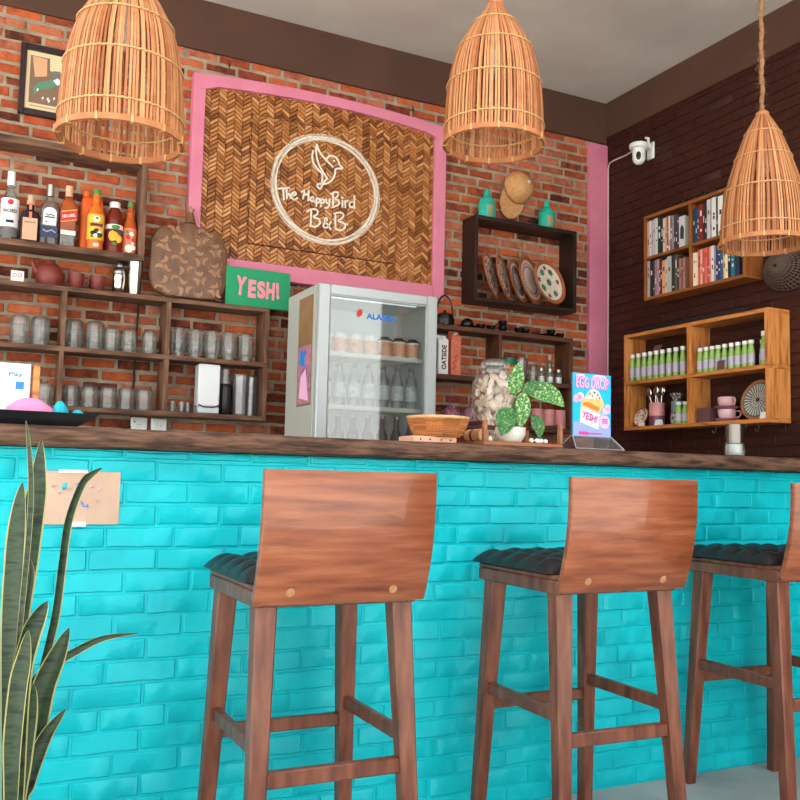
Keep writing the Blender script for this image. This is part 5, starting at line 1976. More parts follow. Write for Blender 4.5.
series(make_gbottle(.158), [(at_su(x, -.118, .2816), i * .7, 'pale green drink bottle in the upper left pine compartment, %s from left' % ORD[i]) for i, x in enumerate((.0455, .0945, .144, .192, .241, .289, .342, .393, .4455))], 'green drink bottles on the pine shelf')
series(make_gbottle(.132), [(at_su(x, y, .2816), i * .9, 'pale green drink bottle in the upper right pine compartment, %s from left' % ORD[i]) for i, (x, y) in enumerate(((.571, -.118), (.6136, -.118), (.655, -.118), (.695, -.118), (.739, -.118), (.784, -.118), (.825, -.118), (.870, -.118), (.908, -.118), (.945, -.078)))], 'green drink bottles on the pine shelf')
series(make_gbottle(.166), [(at_su(.985, -.115, .2816), .4, 'taller pale green bottle at the right end of the upper right pine compartment')], 'green drink bottles on the pine shelf')


def pcard(label, lx, ly, lz, w, h, m, lean=-14, flap=True):
    t = thing('price_card', label, 'card', at_su(lx, ly, lz), RZ, 'small cards on the pine shelf')
    mb = MB(); mb.box(-w, w, -.001, .001, 0, h, 0, T=Matrix.Rotation(R(lean), 4, 'X')); mb.build('front', [m], t)
    if not flap: return
    mb = MB(); mb.box(-w, w, -.001, .001, 0, h * .98, 0, T=Matrix.Translation((0, h * .52, 0)) @ Matrix.Rotation(R(-lean), 4, 'X')); mb.build('back_flap', [m], t)


pcard('grey card standing before the green bottles of the upper right compartment', 0.735, -.1445, .2815, .024, .048, M['slate'], -6, False)
pcard('small white price card in front of the pink utensil cup', .272, -.138, .0205, .026, .032, M['card_white'])
pcard('small white price card by the round plate at the right', .985, -.128, .0205, .022, .034, M['card_white'])
pcard('small pale price card by the little speckled plate', .125, -.128, .0205, .022, .022, M['eggw'])
mb = MB(); mb.box(-.03, .03, -.0012, .0012, 0, .036, T=Matrix.Rotation(R(-30), 4, 'X'))
tag(mb.build('price_card', [M['slate']], loc=at_su(.241, -.118, .2816 + .1592), rotz=RZ), 'small grey card lying on the green bottle caps, upper left compartment', 'card')


def stand_plate(label, lx, ly, r, lean, rimm, facem, star):
    t = thing('decor_plate', label, 'plate', at_su(lx, ly, .0203), RZ)
    l_ = R(lean)
    T = Matrix.Translation((0, 0, r * math.cos(l_) + .009 * math.sin(l_))) @ Matrix.Rotation(-l_, 4, 'X') @ Matrix.Rotation(PI / 2, 4, 'X')
    mb = MB(); mb.lathe([(0, -.009), (r * .8, -.009), (r, .0), (r, .005), (r * .95, .006), (r * .84, .0)], 44, T=T, cap=False); mb.build('rim', [rimm], t)
    mb = MB(); mb.lathe([(0, -.001), (r * .85, .0005), (r * .85, -.004), (0, -.004)], 40, T=T); mb.build('face', [facem], t)
    mb = MB()
    if star:
        for j, (r0, r1, n, mi) in enumerate(((.30, .80, 28, 0), (.12, .34, 14, 0), (.5, .82, 28, 1))):
            for i in range(n):
                a = 2 * PI * (i + (.5 if mi else 0)) / n
                c, s_ = math.cos(a), math.sin(a)
                w_ = r * .03
                mb.prism([(r * r0 * c - w_ * s_ * .4, r * r0 * s_ + w_ * c * .4), (r * r1 * c - w_ * s_, r * r1 * s_ + w_ * c), (r * r1 * c + w_ * s_, r * r1 * s_ - w_ * c), (r * r0 * c + w_ * s_ * .4, r * r0 * s_ - w_ * c * .4)], .0004, .0018, mi, T=T, plane='xy')
    else:
        random.seed(8)
        for i in range(26):
            a, q = random.uniform(0, 2 * PI), r * .75 * math.sqrt(random.random())
            mb.lathe([(0, .0004), (r * .07, .0004), (r * .07, .0018), (0, .0018)], 6, i % 2, T=T @ Matrix.Translation((q * math.cos(a), q * math.sin(a), 0)))
    mb.build('pattern', [M['offwhite'] if star else M['mos_red'], M['teal_cup'] if star else M['mos_dark']], t, smooth=0)


stand_plate('round brown plate with white sunburst pattern at the right of the pine shelf', 0.893, -.060, .103, 14, M['cwood'], M['mos_dark'], True)
stand_plate('little cream plate with red speckles, left of the pink utensil cup', 0.092, -.098, .058, 22, M['plate_rim'], M['plate_bg'], False)

t = thing('utensil_cup', 'two-tone pink cup holding steel utensils in the lower left pine compartment', 'cup', at_su(.216, -.092, .0203), RZ)
mb = MB(); mb.lathe([(0, 0), (.040, 0), (.044, .003), (.044, .055)], 30, cap=False); mb.build('lower_band', [M['plum']], t)
mb = MB(); mb.lathe([(.044, .055), (.0435, .126), (.042, .128), (.0395, .126), (.039, .02), (0, .02)], 30, cap=False); mb.build('upper_band', [M['pinkcer']], t)


def make_spoon():
    t = thing('steel_spoon', 'u', 'utensil')
    mb = MB()
    mb.tube([(0, 0, 0), (0, .001, .09), (0, -.001, .150)], [.0034, .0032, .0028], 7)
    mb.build('handle', [M['chrome']], t)
    mb = MB(); mb.ball((0, 0, .178), (.020, .0065, .031), 14, 10); mb.build('bowl', [M['chrome']], t)
    return t


SPN = [(.014, -.024, -17, 0, 'spoon leaning furthest left out of the pink utensil cup'), (.010, .012, -9, 0, 'spoon standing left of centre in the pink utensil cup'), (-.001, -.012, 2, 0, 'spoon standing upright in the middle of the pink utensil cup'),
       (-.008, .024, 8, 0, 'spoon standing right of centre in the pink utensil cup'), (-.015, .000, 15, 0, 'spoon leaning furthest right out of the pink utensil cup')]
for i, (dx, dy, rx_, ry_, lab) in enumerate(SPN):
    if i == 0:
        sp0 = make_spoon()
        s_ = sp0
    else:
        s_ = dup(sp0, (0, 0, 0))
    s_['label'] = lab
    s_['group'] = 'steel spoons in the pink cup'
    s_.location = at_su(.216 + dx, -.092 + dy, .0203 + .0215)
    s_.rotation_euler = (Matrix.Rotation(RZ, 3, 'Z') @ Matrix.Rotation(R(rx_), 3, 'Y') @ Matrix.Rotation(R(ry_), 3, 'X')).to_euler()

t = thing('speckled_cup', 'black and white speckled cup, lower one of the stack in the pine shelf', 'cup', at_su(.372, -.088, .0203), RZ)
mb = MB(); mb.lathe([(.028, 0), (.034, .004), (.039, .035), (.034, .068), (.032, .07), (.03, .066), (.03, .012), (0, .012)], 28); mb.build('body', [M['speck']], t)
t = thing('glazed_cup', 'grey green glazed cup standing on the speckled cup', 'cup', at_su(.372, -.088, .0203 + .0703), RZ)
mb = MB(); mb.lathe([(.030, 0), (.034, .003), (.034, .056), (.032, .058), (.030, .056), (.029, .01), (0, .01)], 28); mb.build('body', [M['teal_cup']], t)
t = thing('speckled_cup', 'small black and white speckled bowl on top of the grey green cup', 'cup', at_su(.366, -.088, .0203 + .1285), RZ)
mb = MB(); mb.lathe([(.014, 0), (.016, .002), (.034, .036), (.035, .042), (.032, .042), (.016, .006), (0, .006)], 26); mb.build('body', [M['speck']], t)
series(make_gbottle(.12), [(at_su(.448, -.105, .0206), 0, 'thin green bottle beside the stacked speckled cups, nearer the divider'), (at_su(.416, -.122, .0206), .5, 'thin green bottle directly in front of the stacked speckled cups')], 'small green bottles in the lower pine shelf')


def make_coaster():
    t = thing('coaster', 'k', 'coaster')
    mb = MB(); mb.box(-.043, .043, -.043, .043, 0, .0085, b=.0012); mb.build('slab', [M['slate']], t)
    return t


series(make_coaster, [(at_su(.585, -.07, .0203 + i * .0087), RZ, 'square grey brown coaster, %s from the bottom of the stack' % ORD[i]) for i in range(9)], 'stacked coasters')


def make_saucer():
    t = thing('pink_saucer', 's', 'saucer')
    mb = MB(); mb.lathe([(.035, 0), (.038, .002), (.064, .012), (.066, .015), (.062, .015), (.036, .006), (0, .005)], 36); mb.build('dish', [M['mauve']], t)
    return t


def make_tcup():
    t = thing('pink_teacup', 'c', 'cup')
    mb = MB(); mb.lathe([(.026, 0), (.030, .002), (.042, .022), (.046, .045), (.043, .056), (.041, .056), (.043, .045), (.038, .022), (.024, .006), (0, .005)], 36); mb.build('bowl', [M['pinkglaze']], t)
    mb = MB(); mb.tube([(.043, 0, .048), (.062, 0, .048), (.068, 0, .034), (.058, 0, .018), (.038, 0, .016)], .0042, 8); mb.build('handle', [M['pinkglaze']], t)
    return t


series(make_saucer, [(at_su(.708, -.075, .0205), 0, 'pink saucer at the bottom of the cup stack in the pine shelf'), (at_su(.708, -.075, .0205 + .0634), 0, 'pink saucer between the two stacked pink teacups')], 'pink saucers')
series(make_tcup, [(at_su(.708, -.075, .0205 + .0069), R(-45), 'pale pink teacup standing on the bottom saucer of the stack'), (at_su(.708, -.075, .0205 + .0634 + .0069), R(-100), 'pale pink teacup at the top of the stack on the pine shelf')], 'pink teacups')
mb = MB(); mb.box(.16, .90, -.135, -.110, 0.0004, .026, b=.003)
tag(mb.build('black_bar', [M['black_matt']], loc=at_su(0, 0, .555), rotz=RZ), 'long thin black bar lying along the top of the pine shelf', 'bar')

# ------------------------------------------------------------------ things on the bar top
t = thing('woven_roll', 'small rolled beige woven mat lying in the wooden rack', 'roll', (1.508, 2.47, CT + .0128))
mb = MB()
for q in range(7):
    a = q * .9
    mb.lathe([(.0185, -.045 + q * .013), (.0205, -.042 + q * .013), (.0205, -.035 + q * .013), (.0185, -.033 + q * .013)], 20, T=Matrix.Translation((0, 0, .0207)) @ Matrix.Rotation(PI / 2, 4, 'X'), cap=True)
mb.build('mat', [M['straw']], t)
mb = MB(); mb.lathe([(.0208, -.01), (.0213, -.008), (.0213, .0), (.0208, .002)], 20, T=Matrix.Translation((0, 0, .0207)) @ Matrix.Rotation(PI / 2, 4, 'X'), cap=False); mb.build('tie', [M['maroon']], t)

JX, JY, JZ = 1.684, 2.640, CT
t = thing('shell_jar', 'big square clear glass jar full of pale shells, behind the speckled plant', 'jar', (JX, JY, JZ))
mb = MB()
rbox(mb, .0615, .0615, [(.95, 0, 8), (1, .004, 8), (1, .232, 8), (.93, .248, 5), (-.048, .260, 2), (-.047, .274, 2)])
mb.build('glass_body', [M['glass']], t)
mb = MB(); mb.lathe([(.0485, .270), (.051, .274), (.0485, .278)], 30, cap=False); mb.build('neck_ring', [M['glass']], t)
mb = MB(); mb.lathe([(.047, .276), (.051, .282), (.049, .296), (.034, .308), (.0, .312)], 30, cap=False); mb.build('glass_lid', [M['glass']], t)


def make_shell(kind):
    def f():
        t = thing('seashell', 'pale seashell heaped inside the big square glass jar', 'shell')
        mb = MB()
        if kind == 0:
            mb.lathe([(.0, 0), (.010, .001), (.019, .005), (.0225, .011), (.0205, .012), (.012, .006), (0, .004)], 26, rmod=lambda a, z: 1 + .05 * math.sin(a * 13))
        elif kind == 1:
            mb.lathe([(0, 0), (.009, .004), (.016, .013), (.0165, .016), (.013, .018), (.0125, .026), (.008, .028), (.0075, .035), (0, .042)], 18, rmod=lambda a, z: 1 + .06 * math.sin(a * 7))
        else:
            mb.lathe([(.013, 0), (.017, .002), (.0185, .007), (.017, .012), (.008, .013), (.007, .008), (0, .008)], 20)
        mb.build('valve', [M['shell']], t)
        return t
    return f


random.seed(33)
protos = [None, None, None]
pts = []
zz = .012
layer = 0
while zz < .222:
    for gx in frange(-.040, .040, 4):
        for gy in frange(-.040, .040, 4):
            if layer > 0 and abs(gx) < .02 and abs(gy) < .02: continue
            pts.append((gx + random.uniform(-.004, .004) + (.004 if layer % 2 else 0), gy + random.uniform(-.004, .004) + (.004 if layer % 2 else -.003), zz + random.uniform(0, .006)))
    zz += .0225
    layer += 1
for gx, gy in ((-.018, -.016), (.016, -.018), (0, .016), (.022, .014), (-.02, .016)):
    pts.append((gx, gy, .236 + random.uniform(0, .02)))
for i, p in enumerate(pts):
    k_ = random.choice((0, 0, 1, 2, 0))
    if protos[k_] is None:
        o = make_shell(k_)()
        protos[k_] = o
        o['group'] = 'shells in the glass jar'
    else:
        o = dup(protos[k_], (0, 0, 0), 0, None, 'shells in the glass jar')
    o.location = (JX + p[0], JY + p[1], JZ + p[2])
    o.scale = (.72, .72, .72)
    tow = math.atan2(-p[1], -p[0])
    if i % 3:
        o.rotation_euler = (R(random.uniform(50, 100)), random.uniform(-.4, .4), random.choice((0, 0, -PI / 2, .4)))
    else:
        o.rotation_euler = (random.uniform(-.6, .6), random.uniform(-.6, .6), random.uniform(0, 6))

tr = thing('planter_rack', 'low open wooden rack with corner posts, holding the small potted plant', 'rack', (1.607, 2.446, CT))
for nm, b_ in (('bottom_board', (-.147, .147, -.1, .1, 0, .011)), ('post', (-.147, -.134, -.1, -.086, .011, .074)), ('post', (.134, .147, -.1, -.086, .011, .074)), ('post', (-.147, -.134, .086, .1, .011, .074)), ('post', (.134, .147, .086, .1, .011, .074)),
               ('side_rail', (-.146, -.135, -.086, .086, .062, .073)), ('side_rail', (.135, .146, -.086, .086, .062, .073)), ('back_rail', (-.134, .134, .088, .099, .058, .073))):
    mb = MB(); mb.box(*b_, b=.001); mb.build(nm, [M['cwood'] if nm in ('bottom_board', 'post') else M['redwood']], tr)
for i, (x, y, k_) in enumerate(((1.686, 2.372, 0), (1.645, 2.364, 1), (1.708, 2.378, 2), (1.497, 2.372, 3), (1.666, 2.362, 4))):
    mb = MB(); mb.ball((0, 0, .008), (.011 - .001 * k_ % 3, .009, .008), 10, 7)
    tag(mb.build('white_pebble', [M['shell'] if k_ % 2 else M['white']], loc=(x, y, CT + .0112), rotz=k_), ['white pebble in the tray, right of the pot by the hanging leaf', 'white pebble in the tray, nearest right of the white pot', 'white pebble in the tray, closest to the right end', 'pale pebble in the tray, left of the white pot', 'white pebble between two others right of the pot'][k_], 'pebble', 'pebbles in the planter tray')

pp_ = thing('potted_plant', 'small speckled green houseplant in a white pot on the wooden tray', 'plant', (1.587, 2.395, CT + .0115))
mb = MB(); mb.lathe([(.030, 0), (.036, .003), (.047, .025), (.048, .046), (.045, .048), (.043, .04), (0, .038)], 32); pot = mb.build('pot', [M['offwhite']], pp_)
mb = MB(); mb.lathe([(0, .0405), (.0435, .041), (0, .043)], 24, cap=False); mb.build('soil', [M['soil']], pot)


def leaf(parent, base, mid, tip, width, m, nrm, name='leaf', fold=.25):
    """pointed oval blade along a quadratic curve; nrm = rough facing of the blade"""
    b_, c_, e_ = Vector(base), Vector(mid), Vector(tip)
    nrm = Vector(nrm).normalized()
    n = 14
    P = []
    for i in range(n + 1):
        u = i / n
        p = b_ * (1 - u) ** 2 + c_ * 2 * u * (1 - u) + e_ * u * u
        d = ((c_ - b_) * (1 - u) + (e_ - c_) * u).normalized()
        side = d.cross(nrm).normalized()
        up_ = side.cross(d).normalized()
        w = width * (math.sin(PI * min(1, u ** .8)) ** .75) * .5 + .0004
        for s_ in (-1, -.5, 0, .5, 1):
            P.append(p + side * (w * s_) + up_ * (fold * w * abs(s_) + .0015 * math.sin(u * 20) * abs(s_)))
    k_ = len(P)
    P2 = []
    for i in range(n + 1):
        for j in range(5):
            P2.append(P[i * 5 + j] - nrm * .0012)
    F = []
    for i in range(n):
        for j in range(4):
            a = i * 5 + j
            F.append([a, a + 1, a + 6, a + 5])
            F.append([k_ + a, k_ + a + 5, k_ + a + 6, k_ + a + 1])
        a = i * 5
        F.append([a, a + 5, k_ + a + 5, k_ + a])
        a = i * 5 + 4
        F.append([a, k_ + a, k_ + a + 5, a + 5])
    F.append([0, 1, 2, 3, 4, k_ + 4, k_ + 3, k_ + 2, k_ + 1, k_][::1])
    a = n * 5
    F.append([a, a + 1, a + 2, a + 3, a + 4, k_ + a + 4, k_ + a + 3, k_ + a + 2, k_ + a + 1, k_ + a])
    mb = MB()
    mb.add(P + P2, F)
    return mb.build(name, [m], parent, smooth=60)


OX, OY, OZ = 1.587, 2.395, CT + .0115


def lp(x, z, y=2.37):
    return (x - OX, y - OY, z - OZ)


vw = (-.45, -.88, .1)
for base, mid, tip, w, m in ((lp(1.593, 1.242, 2.385), lp(1.586, 1.296, 2.365), lp(1.600, 1.343, 2.37), .050, 'leafvar'), (lp(1.628, 1.252, 2.375), lp(1.708, 1.276, 2.36), lp(1.764, 1.212, 2.355), .062, 'leafvar'),
                             (lp(1.608, 1.250, 2.365), lp(1.612, 1.196, 2.35), lp(1.590, 1.134, 2.352), .046, 'leafvar'), (lp(1.556, 1.202, 2.38), lp(1.552, 1.160, 2.355), lp(1.522, 1.110, 2.35), .064, 'leafdark'),
                             (lp(1.646, 1.178, 2.365), lp(1.674, 1.154, 2.352), lp(1.664, 1.108, 2.35), .040, 'leafdark'), (lp(1.612, 1.246, 2.365), lp(1.638, 1.272, 2.358), lp(1.668, 1.288, 2.36), .036, 'leafdark')):
    leaf(pp_, base, mid, tip, w, M[m], vw)
for a, b, c in ((lp(1.587, 1.132, 2.395), lp(1.594, 1.2, 2.4), lp(1.593, 1.244, 2.385)), (lp(1.589, 1.132, 2.395), lp(1.610, 1.22, 2.4), lp(1.630, 1.252, 2.375)), (lp(1.589, 1.132, 2.395), lp(1.614, 1.2, 2.4), lp(1.609, 1.25, 2.365)),
                (lp(1.585, 1.132, 2.395), lp(1.575, 1.18, 2.4), lp(1.556, 1.203, 2.38)), (lp(1.591, 1.132, 2.395), lp(1.62, 1.17, 2.395), lp(1.646, 1.179, 2.365)), (lp(1.589, 1.132, 2.395), lp(1.602, 1.2, 2.4), lp(1.613, 1.246, 2.365))):
    mb = MB(); mb.tube([a, b, c], [.0032, .0026, .0018], 7); mb.build('stem', [M['stem']], pp_)

# basket on a wooden base
t = thing('wooden_riser', 'short pale wooden block under the round woven basket', 'block', (1.306, 2.42, CT))
mb = MB(); mb.box(-.073, .073, -.05, .05, 0, .0185, b=.002); mb.build('block', [M['kraft_label']], t)
mb = MB()
for x in (-.05, -.018, .02, .052):
    mb.lathe([(0, 0), (.003, 0), (.003, .001), (0, .001)], 8, T=Matrix.Translation((x, -.0495, .009)) @ Matrix.Rotation(PI / 2, 4, 'X'))
mb.build('nail_mark', [M['iron']], t)
t = thing('woven_basket', 'low round woven basket with pale rim in front of the fridge', 'basket', (1.341, 2.42, CT + .0190))
mb = MB()
random.seed(2)
for j in range(9):
    z = .003 + j * .006
    r_ = .064 + .026 * (j / 8) ** .6
    n = 90
    for part in range(10):
        mb.tint = random.random()
        a0 = 2 * PI * part / 10
        mb.tube([((r_ + .0018 * (1 if (q + j) % 2 else -1)) * math.cos(a0 + 2 * PI * q / n), (r_ + .0018 * (1 if (q + j) % 2 else -1)) * math.sin(a0 + 2 * PI * q / n), z) for q in range(10)], .0034, 6)
mb.tint = .4
mb.lathe([(0, 0), (.064, 0), (.064, .004), (0, .004)], 40)
mb.build('bowl', [M['basket']], t)
mb = MB()
mb.tube([(.0925 * math.cos(2 * PI * q / 60), .0925 * math.sin(2 * PI * q / 60), .057 + .0008 * (q % 2)) for q in range(60)], .005, 8, closed=True)
mb.build('rim', [M['basket_rim']], t)

# poster in an acrylic stand
es = thing('table_sign', 'blue and pink food poster in a clear acrylic stand on the bar', 'sign', (1.909, 2.40, CT), R(2))
mb = MB()
mb.box(-.082, .082, .0015, .004, .042, .252, 0)
mb.build('holder', [M['acrylic']], es)
mb = MB()
for sy in (-1, 1):
    mb.add([(-.082, sy * .003, .044), (.082, sy * .003, .044), (.102, sy * .045, .0), (-.102, sy * .045, 0), (-.082, sy * .006, .044), (.082, sy * .006, .044), (.102, sy * .048, 0), (-.102, sy * .048, 0)],
           [(0, 1, 2, 3), (4, 5, 6, 7), (0, 1, 5, 4), (2, 3, 7, 6), (1, 2, 6, 5), (0, 3, 7, 4)])
mb.build('base', [M['acrylic']], es)
mb = MB()
for sy in (-1, 1):
    for a, b in (((-.082, .0045 * sy, .044), (-.102, .0465 * sy, .001)), ((.082, .0045 * sy, .044), (.102, .0465 * sy, .001)), ((-.102, .0465 * sy, .0015), (.102, .0465 * sy, .0015)), ((-.082, .0045 * sy, .043), (.082, .0045 * sy, .043))):
        mb.tube([a, b], .0014, 5)
mb.build('base_edge', [M['silver']], es)
po = MB(); po.box(-.0795, .0795, -.0040, .0014, .044, .251); poster = po.build('poster', [M['sky_print']], es, smooth=0)
mb = MB()


def ell(cx, cz, a, b, n=18, ph=0):
    return [(cx + a * math.cos(2 * PI * i / n), cz + b * math.sin(2 * PI * i / n)) for i in range(n)]


def lay(poly, k_, mi):
    mb.prism(poly, -.00425 - k_ * .00018, -.0040, mi)


lay([(-.079, .044), (.079, .044), (.079, .078), (-.079, .092)], 0, 0)
for cx, cz, a, b in ((-.060, .168, .018, .012), (-.050, .176, .014, .012), (-.068, .162, .012, .008), (.060, .132, .018, .012), (.066, .142, .012, .012), (-.05, .240, .02, .008), (.03, .242, .03, .007)):
    lay(ell(cx, cz, a, b), 1, 1)
lay([(-.052, .090), (.024, .068), (.050, .086), (.050, .128), (.030, .120), (-.048, .142)], 2, 2)
lay([(.024, .068), (.050, .086), (.050, .128), (.030, .120)], 3, 7)
lay([(-.048, .141), (.028, .122), (.050, .150), (.044, .168), (.0, .178), (-.036, .172), (-.046, .158)], 4, 3)
lay([(-.04, .146), (.024, .128), (.03, .140), (-.02, .158), (-.04, .154)], 5, 4)
lay([(-.03, .168), (-.02, .19), (.002, .202), (.024, .196), (.036, .18), (.04, .165), (.01, .17)], 6, 2)
for cx, cz, r_, mi in ((-.012, .185, .006, 4), (.008, .190, .006, 5), (.022, .182, .005, 6), (.03, .172, .005, 6), (.0, .178, .005, 4), (.016, .172, .005, 3)):
    lay(ell(cx, cz, r_, r_ * .8, 10), 7, mi)
lay(ell(.053, .094, .021, .022), 7, 1)
for z in (.101, .095, .089):
    lay([(.040, z), (.065, z), (.065, z + .004), (.040, z + .004)], 8, 8)
for cx in (-.05, -.036, -.022):
    lay(ell(cx, .054, .007, .006, 12), 8, 8)
lay([(-.012, .052), (.04, .052), (.04, .056), (-.012, .056)], 8, 8)
mb.build('poster_art', [M['peri_print'], M['pp'], M['card_white'], M['toast'], M['toastdark'], M['green_print'], M['red_print'], M['lav'], M['hot']], poster, smooth=0)
text('EGG DROP', .146, .041, (0, -.00485, .221), M['purple_print'] if False else M['hot'], poster, bold=.055, ext=.0002)
text('EGG DROP', .138, .036, (0, -.0053, .221), M['pp'], poster, bold=.012, ext=.0003)
text('YESH!', .066, .024, (-.012, -.0058, .108), M['hot'], poster, bold=.03, ext=.0003, T=Matrix.Rotation(R(15), 4, 'Y'))

# steel shaker tin at the right
t = thing('shaker_jar', 'small steel topped glass shaker on the bar below the pine shelf', 'jar', (2.60, 2.44, CT))
mb = MB(); mb.lathe([(.034, 0), (.036, .003), (.036, .03), (.033, .045), (.033, .055)], 28); mb.build('glass_base', [M['glass_thick']], t)
mb = MB(); mb.lathe([(.0335, .05), (.0335, .055), (.0335, .118), (.031, .12), (0, .12)], 28); mb.build('steel_sleeve', [M['dark_steel']], t)
mb = MB(); mb.lathe([(.029, .005), (.03, .008), (.028, .045), (0, .046)], 20); mb.build('filling', [M['card_white']], t)

# left end: payment card, tray, cloths, little wooden board
t = thing('acrylic_card', 'white upright payment card in a clear stand at the left end of the bar', 'card', (.122, 2.51, CT))
mb = MB(); mb.box(-.068, .068, -.002, .002, .008, .162, b=.001); mb.build('card', [M['card_white']], t)
mb = MB(); mb.box(-.072, .072, -.03, .03, 0, .006); mb.box(-.070, .070, .0025, .005, .006, .164); mb.build('stand', [M['acrylic']], t)
text('Pay', .034, .014, (.034, -.0026, .133), M['blue_print'], t, bold=.02)
mb = MB(); mb.box(.034, .054, -.0027, -.0019, .096, .116); mb.build('blue_emblem', [M['blue_print']], t)
t = thing('serving_tray', 'shallow black tray with flared edge at the left end of the bar', 'tray', (.143, 2.40, CT))
mb = MB(); mb.add([(-.2, -.045, 0), (.15, -.045, 0), (.15, .055, 0), (-.2, .055, 0), (-.23, -.062, .032), (.20, -.062, .032), (.20, .066, .032), (-.23, .066, .032),
                   (-.2, -.043, .003), (.148, -.043, .003), (.148, .053, .003), (-.2, .053, .003), (-.227, -.058, .032), (.196, -.058, .032), (.196, .062, .032), (-.227, .062, .032)],
                  [(0, 1, 2, 3), (0, 1, 5, 4), (1, 2, 6, 5), (2, 3, 7, 6), (3, 0, 4, 7), (8, 9, 10, 11), (8, 9, 13, 12), (9, 10, 14, 13), (10, 11, 15, 14), (11, 8, 12, 15), (4, 5, 13, 12), (5, 6, 14, 13), (6, 7, 15, 14), (7, 4, 12, 15)])
mb.build('dish', [M['black']], t)


def cloth(label, x, y, z, a, b, h, m, seed, group='folded cloths on the black tray'):
    random.seed(seed)
    ph = [random.uniform(0, 6) for _ in range(4)]
    mb = MB()
    mb.lathe([(0, 0), (.8, 0), (1, .1), (.96, .35), (.8, .62), (.5, .88), (.2, 1), (0, 1.0)], 40, sxy=(1, 1), T=Matrix.Diagonal((a, b, h, 1)), rmod=lambda t_, z_: 1 + .10 * math.sin(3 * t_ + ph[0] + z_ * 4) + .06 * math.sin(7 * t_ + ph[1] - z_ * 5), cap=False)
    o = mb.build('folded_cloth', [m], loc=(x, y, z), smooth=70)
    return tag(o, label, 'cloth', group)


cloth('crumpled pink cloth heaped in the middle of the black tray', .186, 2.404, CT + .0034, .062, .036, .064, M['pink_cloth'], 1)
cloth('smaller pink cloth at the left of the black tray, by the payment card', .085, 2.404, CT + .0034, .036, .036, .050, M['pink_cloth'], 5)
cloth('crumpled turquoise cloth peak beside the pink cloth', .254, 2.400, CT + .0034, .022, .026, .060, M['teal_cloth'], 2)
cloth('flat folded turquoise cloth at the right edge of the black tray', .297, 2.400, CT + .0180, .018, .028, .026, M['teal_cloth'], 3)
mb = MB(); mb.box(-.008, .008, -.012, .012, 0, .162, b=.0015)
tag(mb.build('wooden_block', [M['pine']], loc=(.205, 2.52, CT)), 'narrow upright wooden block behind the pink cloth', 'block')

# paper taped on the turquoise bricks
t = thing('taped_paper', 'brown paper sheet with faint coloured scribbles taped to the turquoise bricks', 'paper', (.305, 2.3775, .842))
mb = MB()
P = []
for j in range(9):
    for i in range(13):
        x = -.100 + .2 * i / 12
        z = .13 * j / 8
        P.append((x + (.008 * (1 - j / 8) if i < 1 else 0), -.0015 - .0022 * math.sin(i * .9 + 1) ** 2 * math.sin(j * .8), z))
F = [[j * 13 + i, j * 13 + i + 1, j * 13 + i + 14, j * 13 + i + 13] for j in range(8) for i in range(12)]
o_ = len(P)
P += [(p[0], p[1] + .0007, p[2]) for p in P]
F += [[o_ + v for v in f[::-1]] for f in F]
rim_ = list(range(13)) + [j * 13 + 12 for j in range(1, 9)] + [8 * 13 + i for i in range(11, -1, -1)] + [j * 13 for j in range(7, 0, -1)]
for i in range(len(rim_)):
    a, b = rim_[i], rim_[(i + 1) % len(rim_)]
    F.append([a, b, o_ + b, o_ + a])
mb.add(P, F)
mb.build('sheet', [M['paper']], t)
mb = MB()
random.seed(6)
for x, z, mi in ((.0, .098, 0), (.008, .1, 0), (-.022, .088, 1), (-.03, .09, 1), (.03, .092, 2), (.05, .085, 2), (.045, .06, 1), (.002, .058, 2), (.012, .05, 0), (.018, .045, 0), (-.045, .075, 1), (-.01, .07, 2), (.024, .04, 2), (-.058, .094, 1)):
    mb.ribbon([(x + random.uniform(-.006, .006), z + random.uniform(-.005, .005)) for _ in range(4)], .0022, -.0048, -.0012, mi)
mb.build('scribbles', [M['blue_print'], M['lav'], M['pp']], t, smooth=0)
mb = MB()
mb.box(-.048, .02, -.0055, .0, .126, .134)
mb.build('tape', [M['card_white']], t)
mb = MB()
mb.box(-.015, .022, -.0055, .0, -.005, .006)
mb.build('tape', [M['card_white']], t)

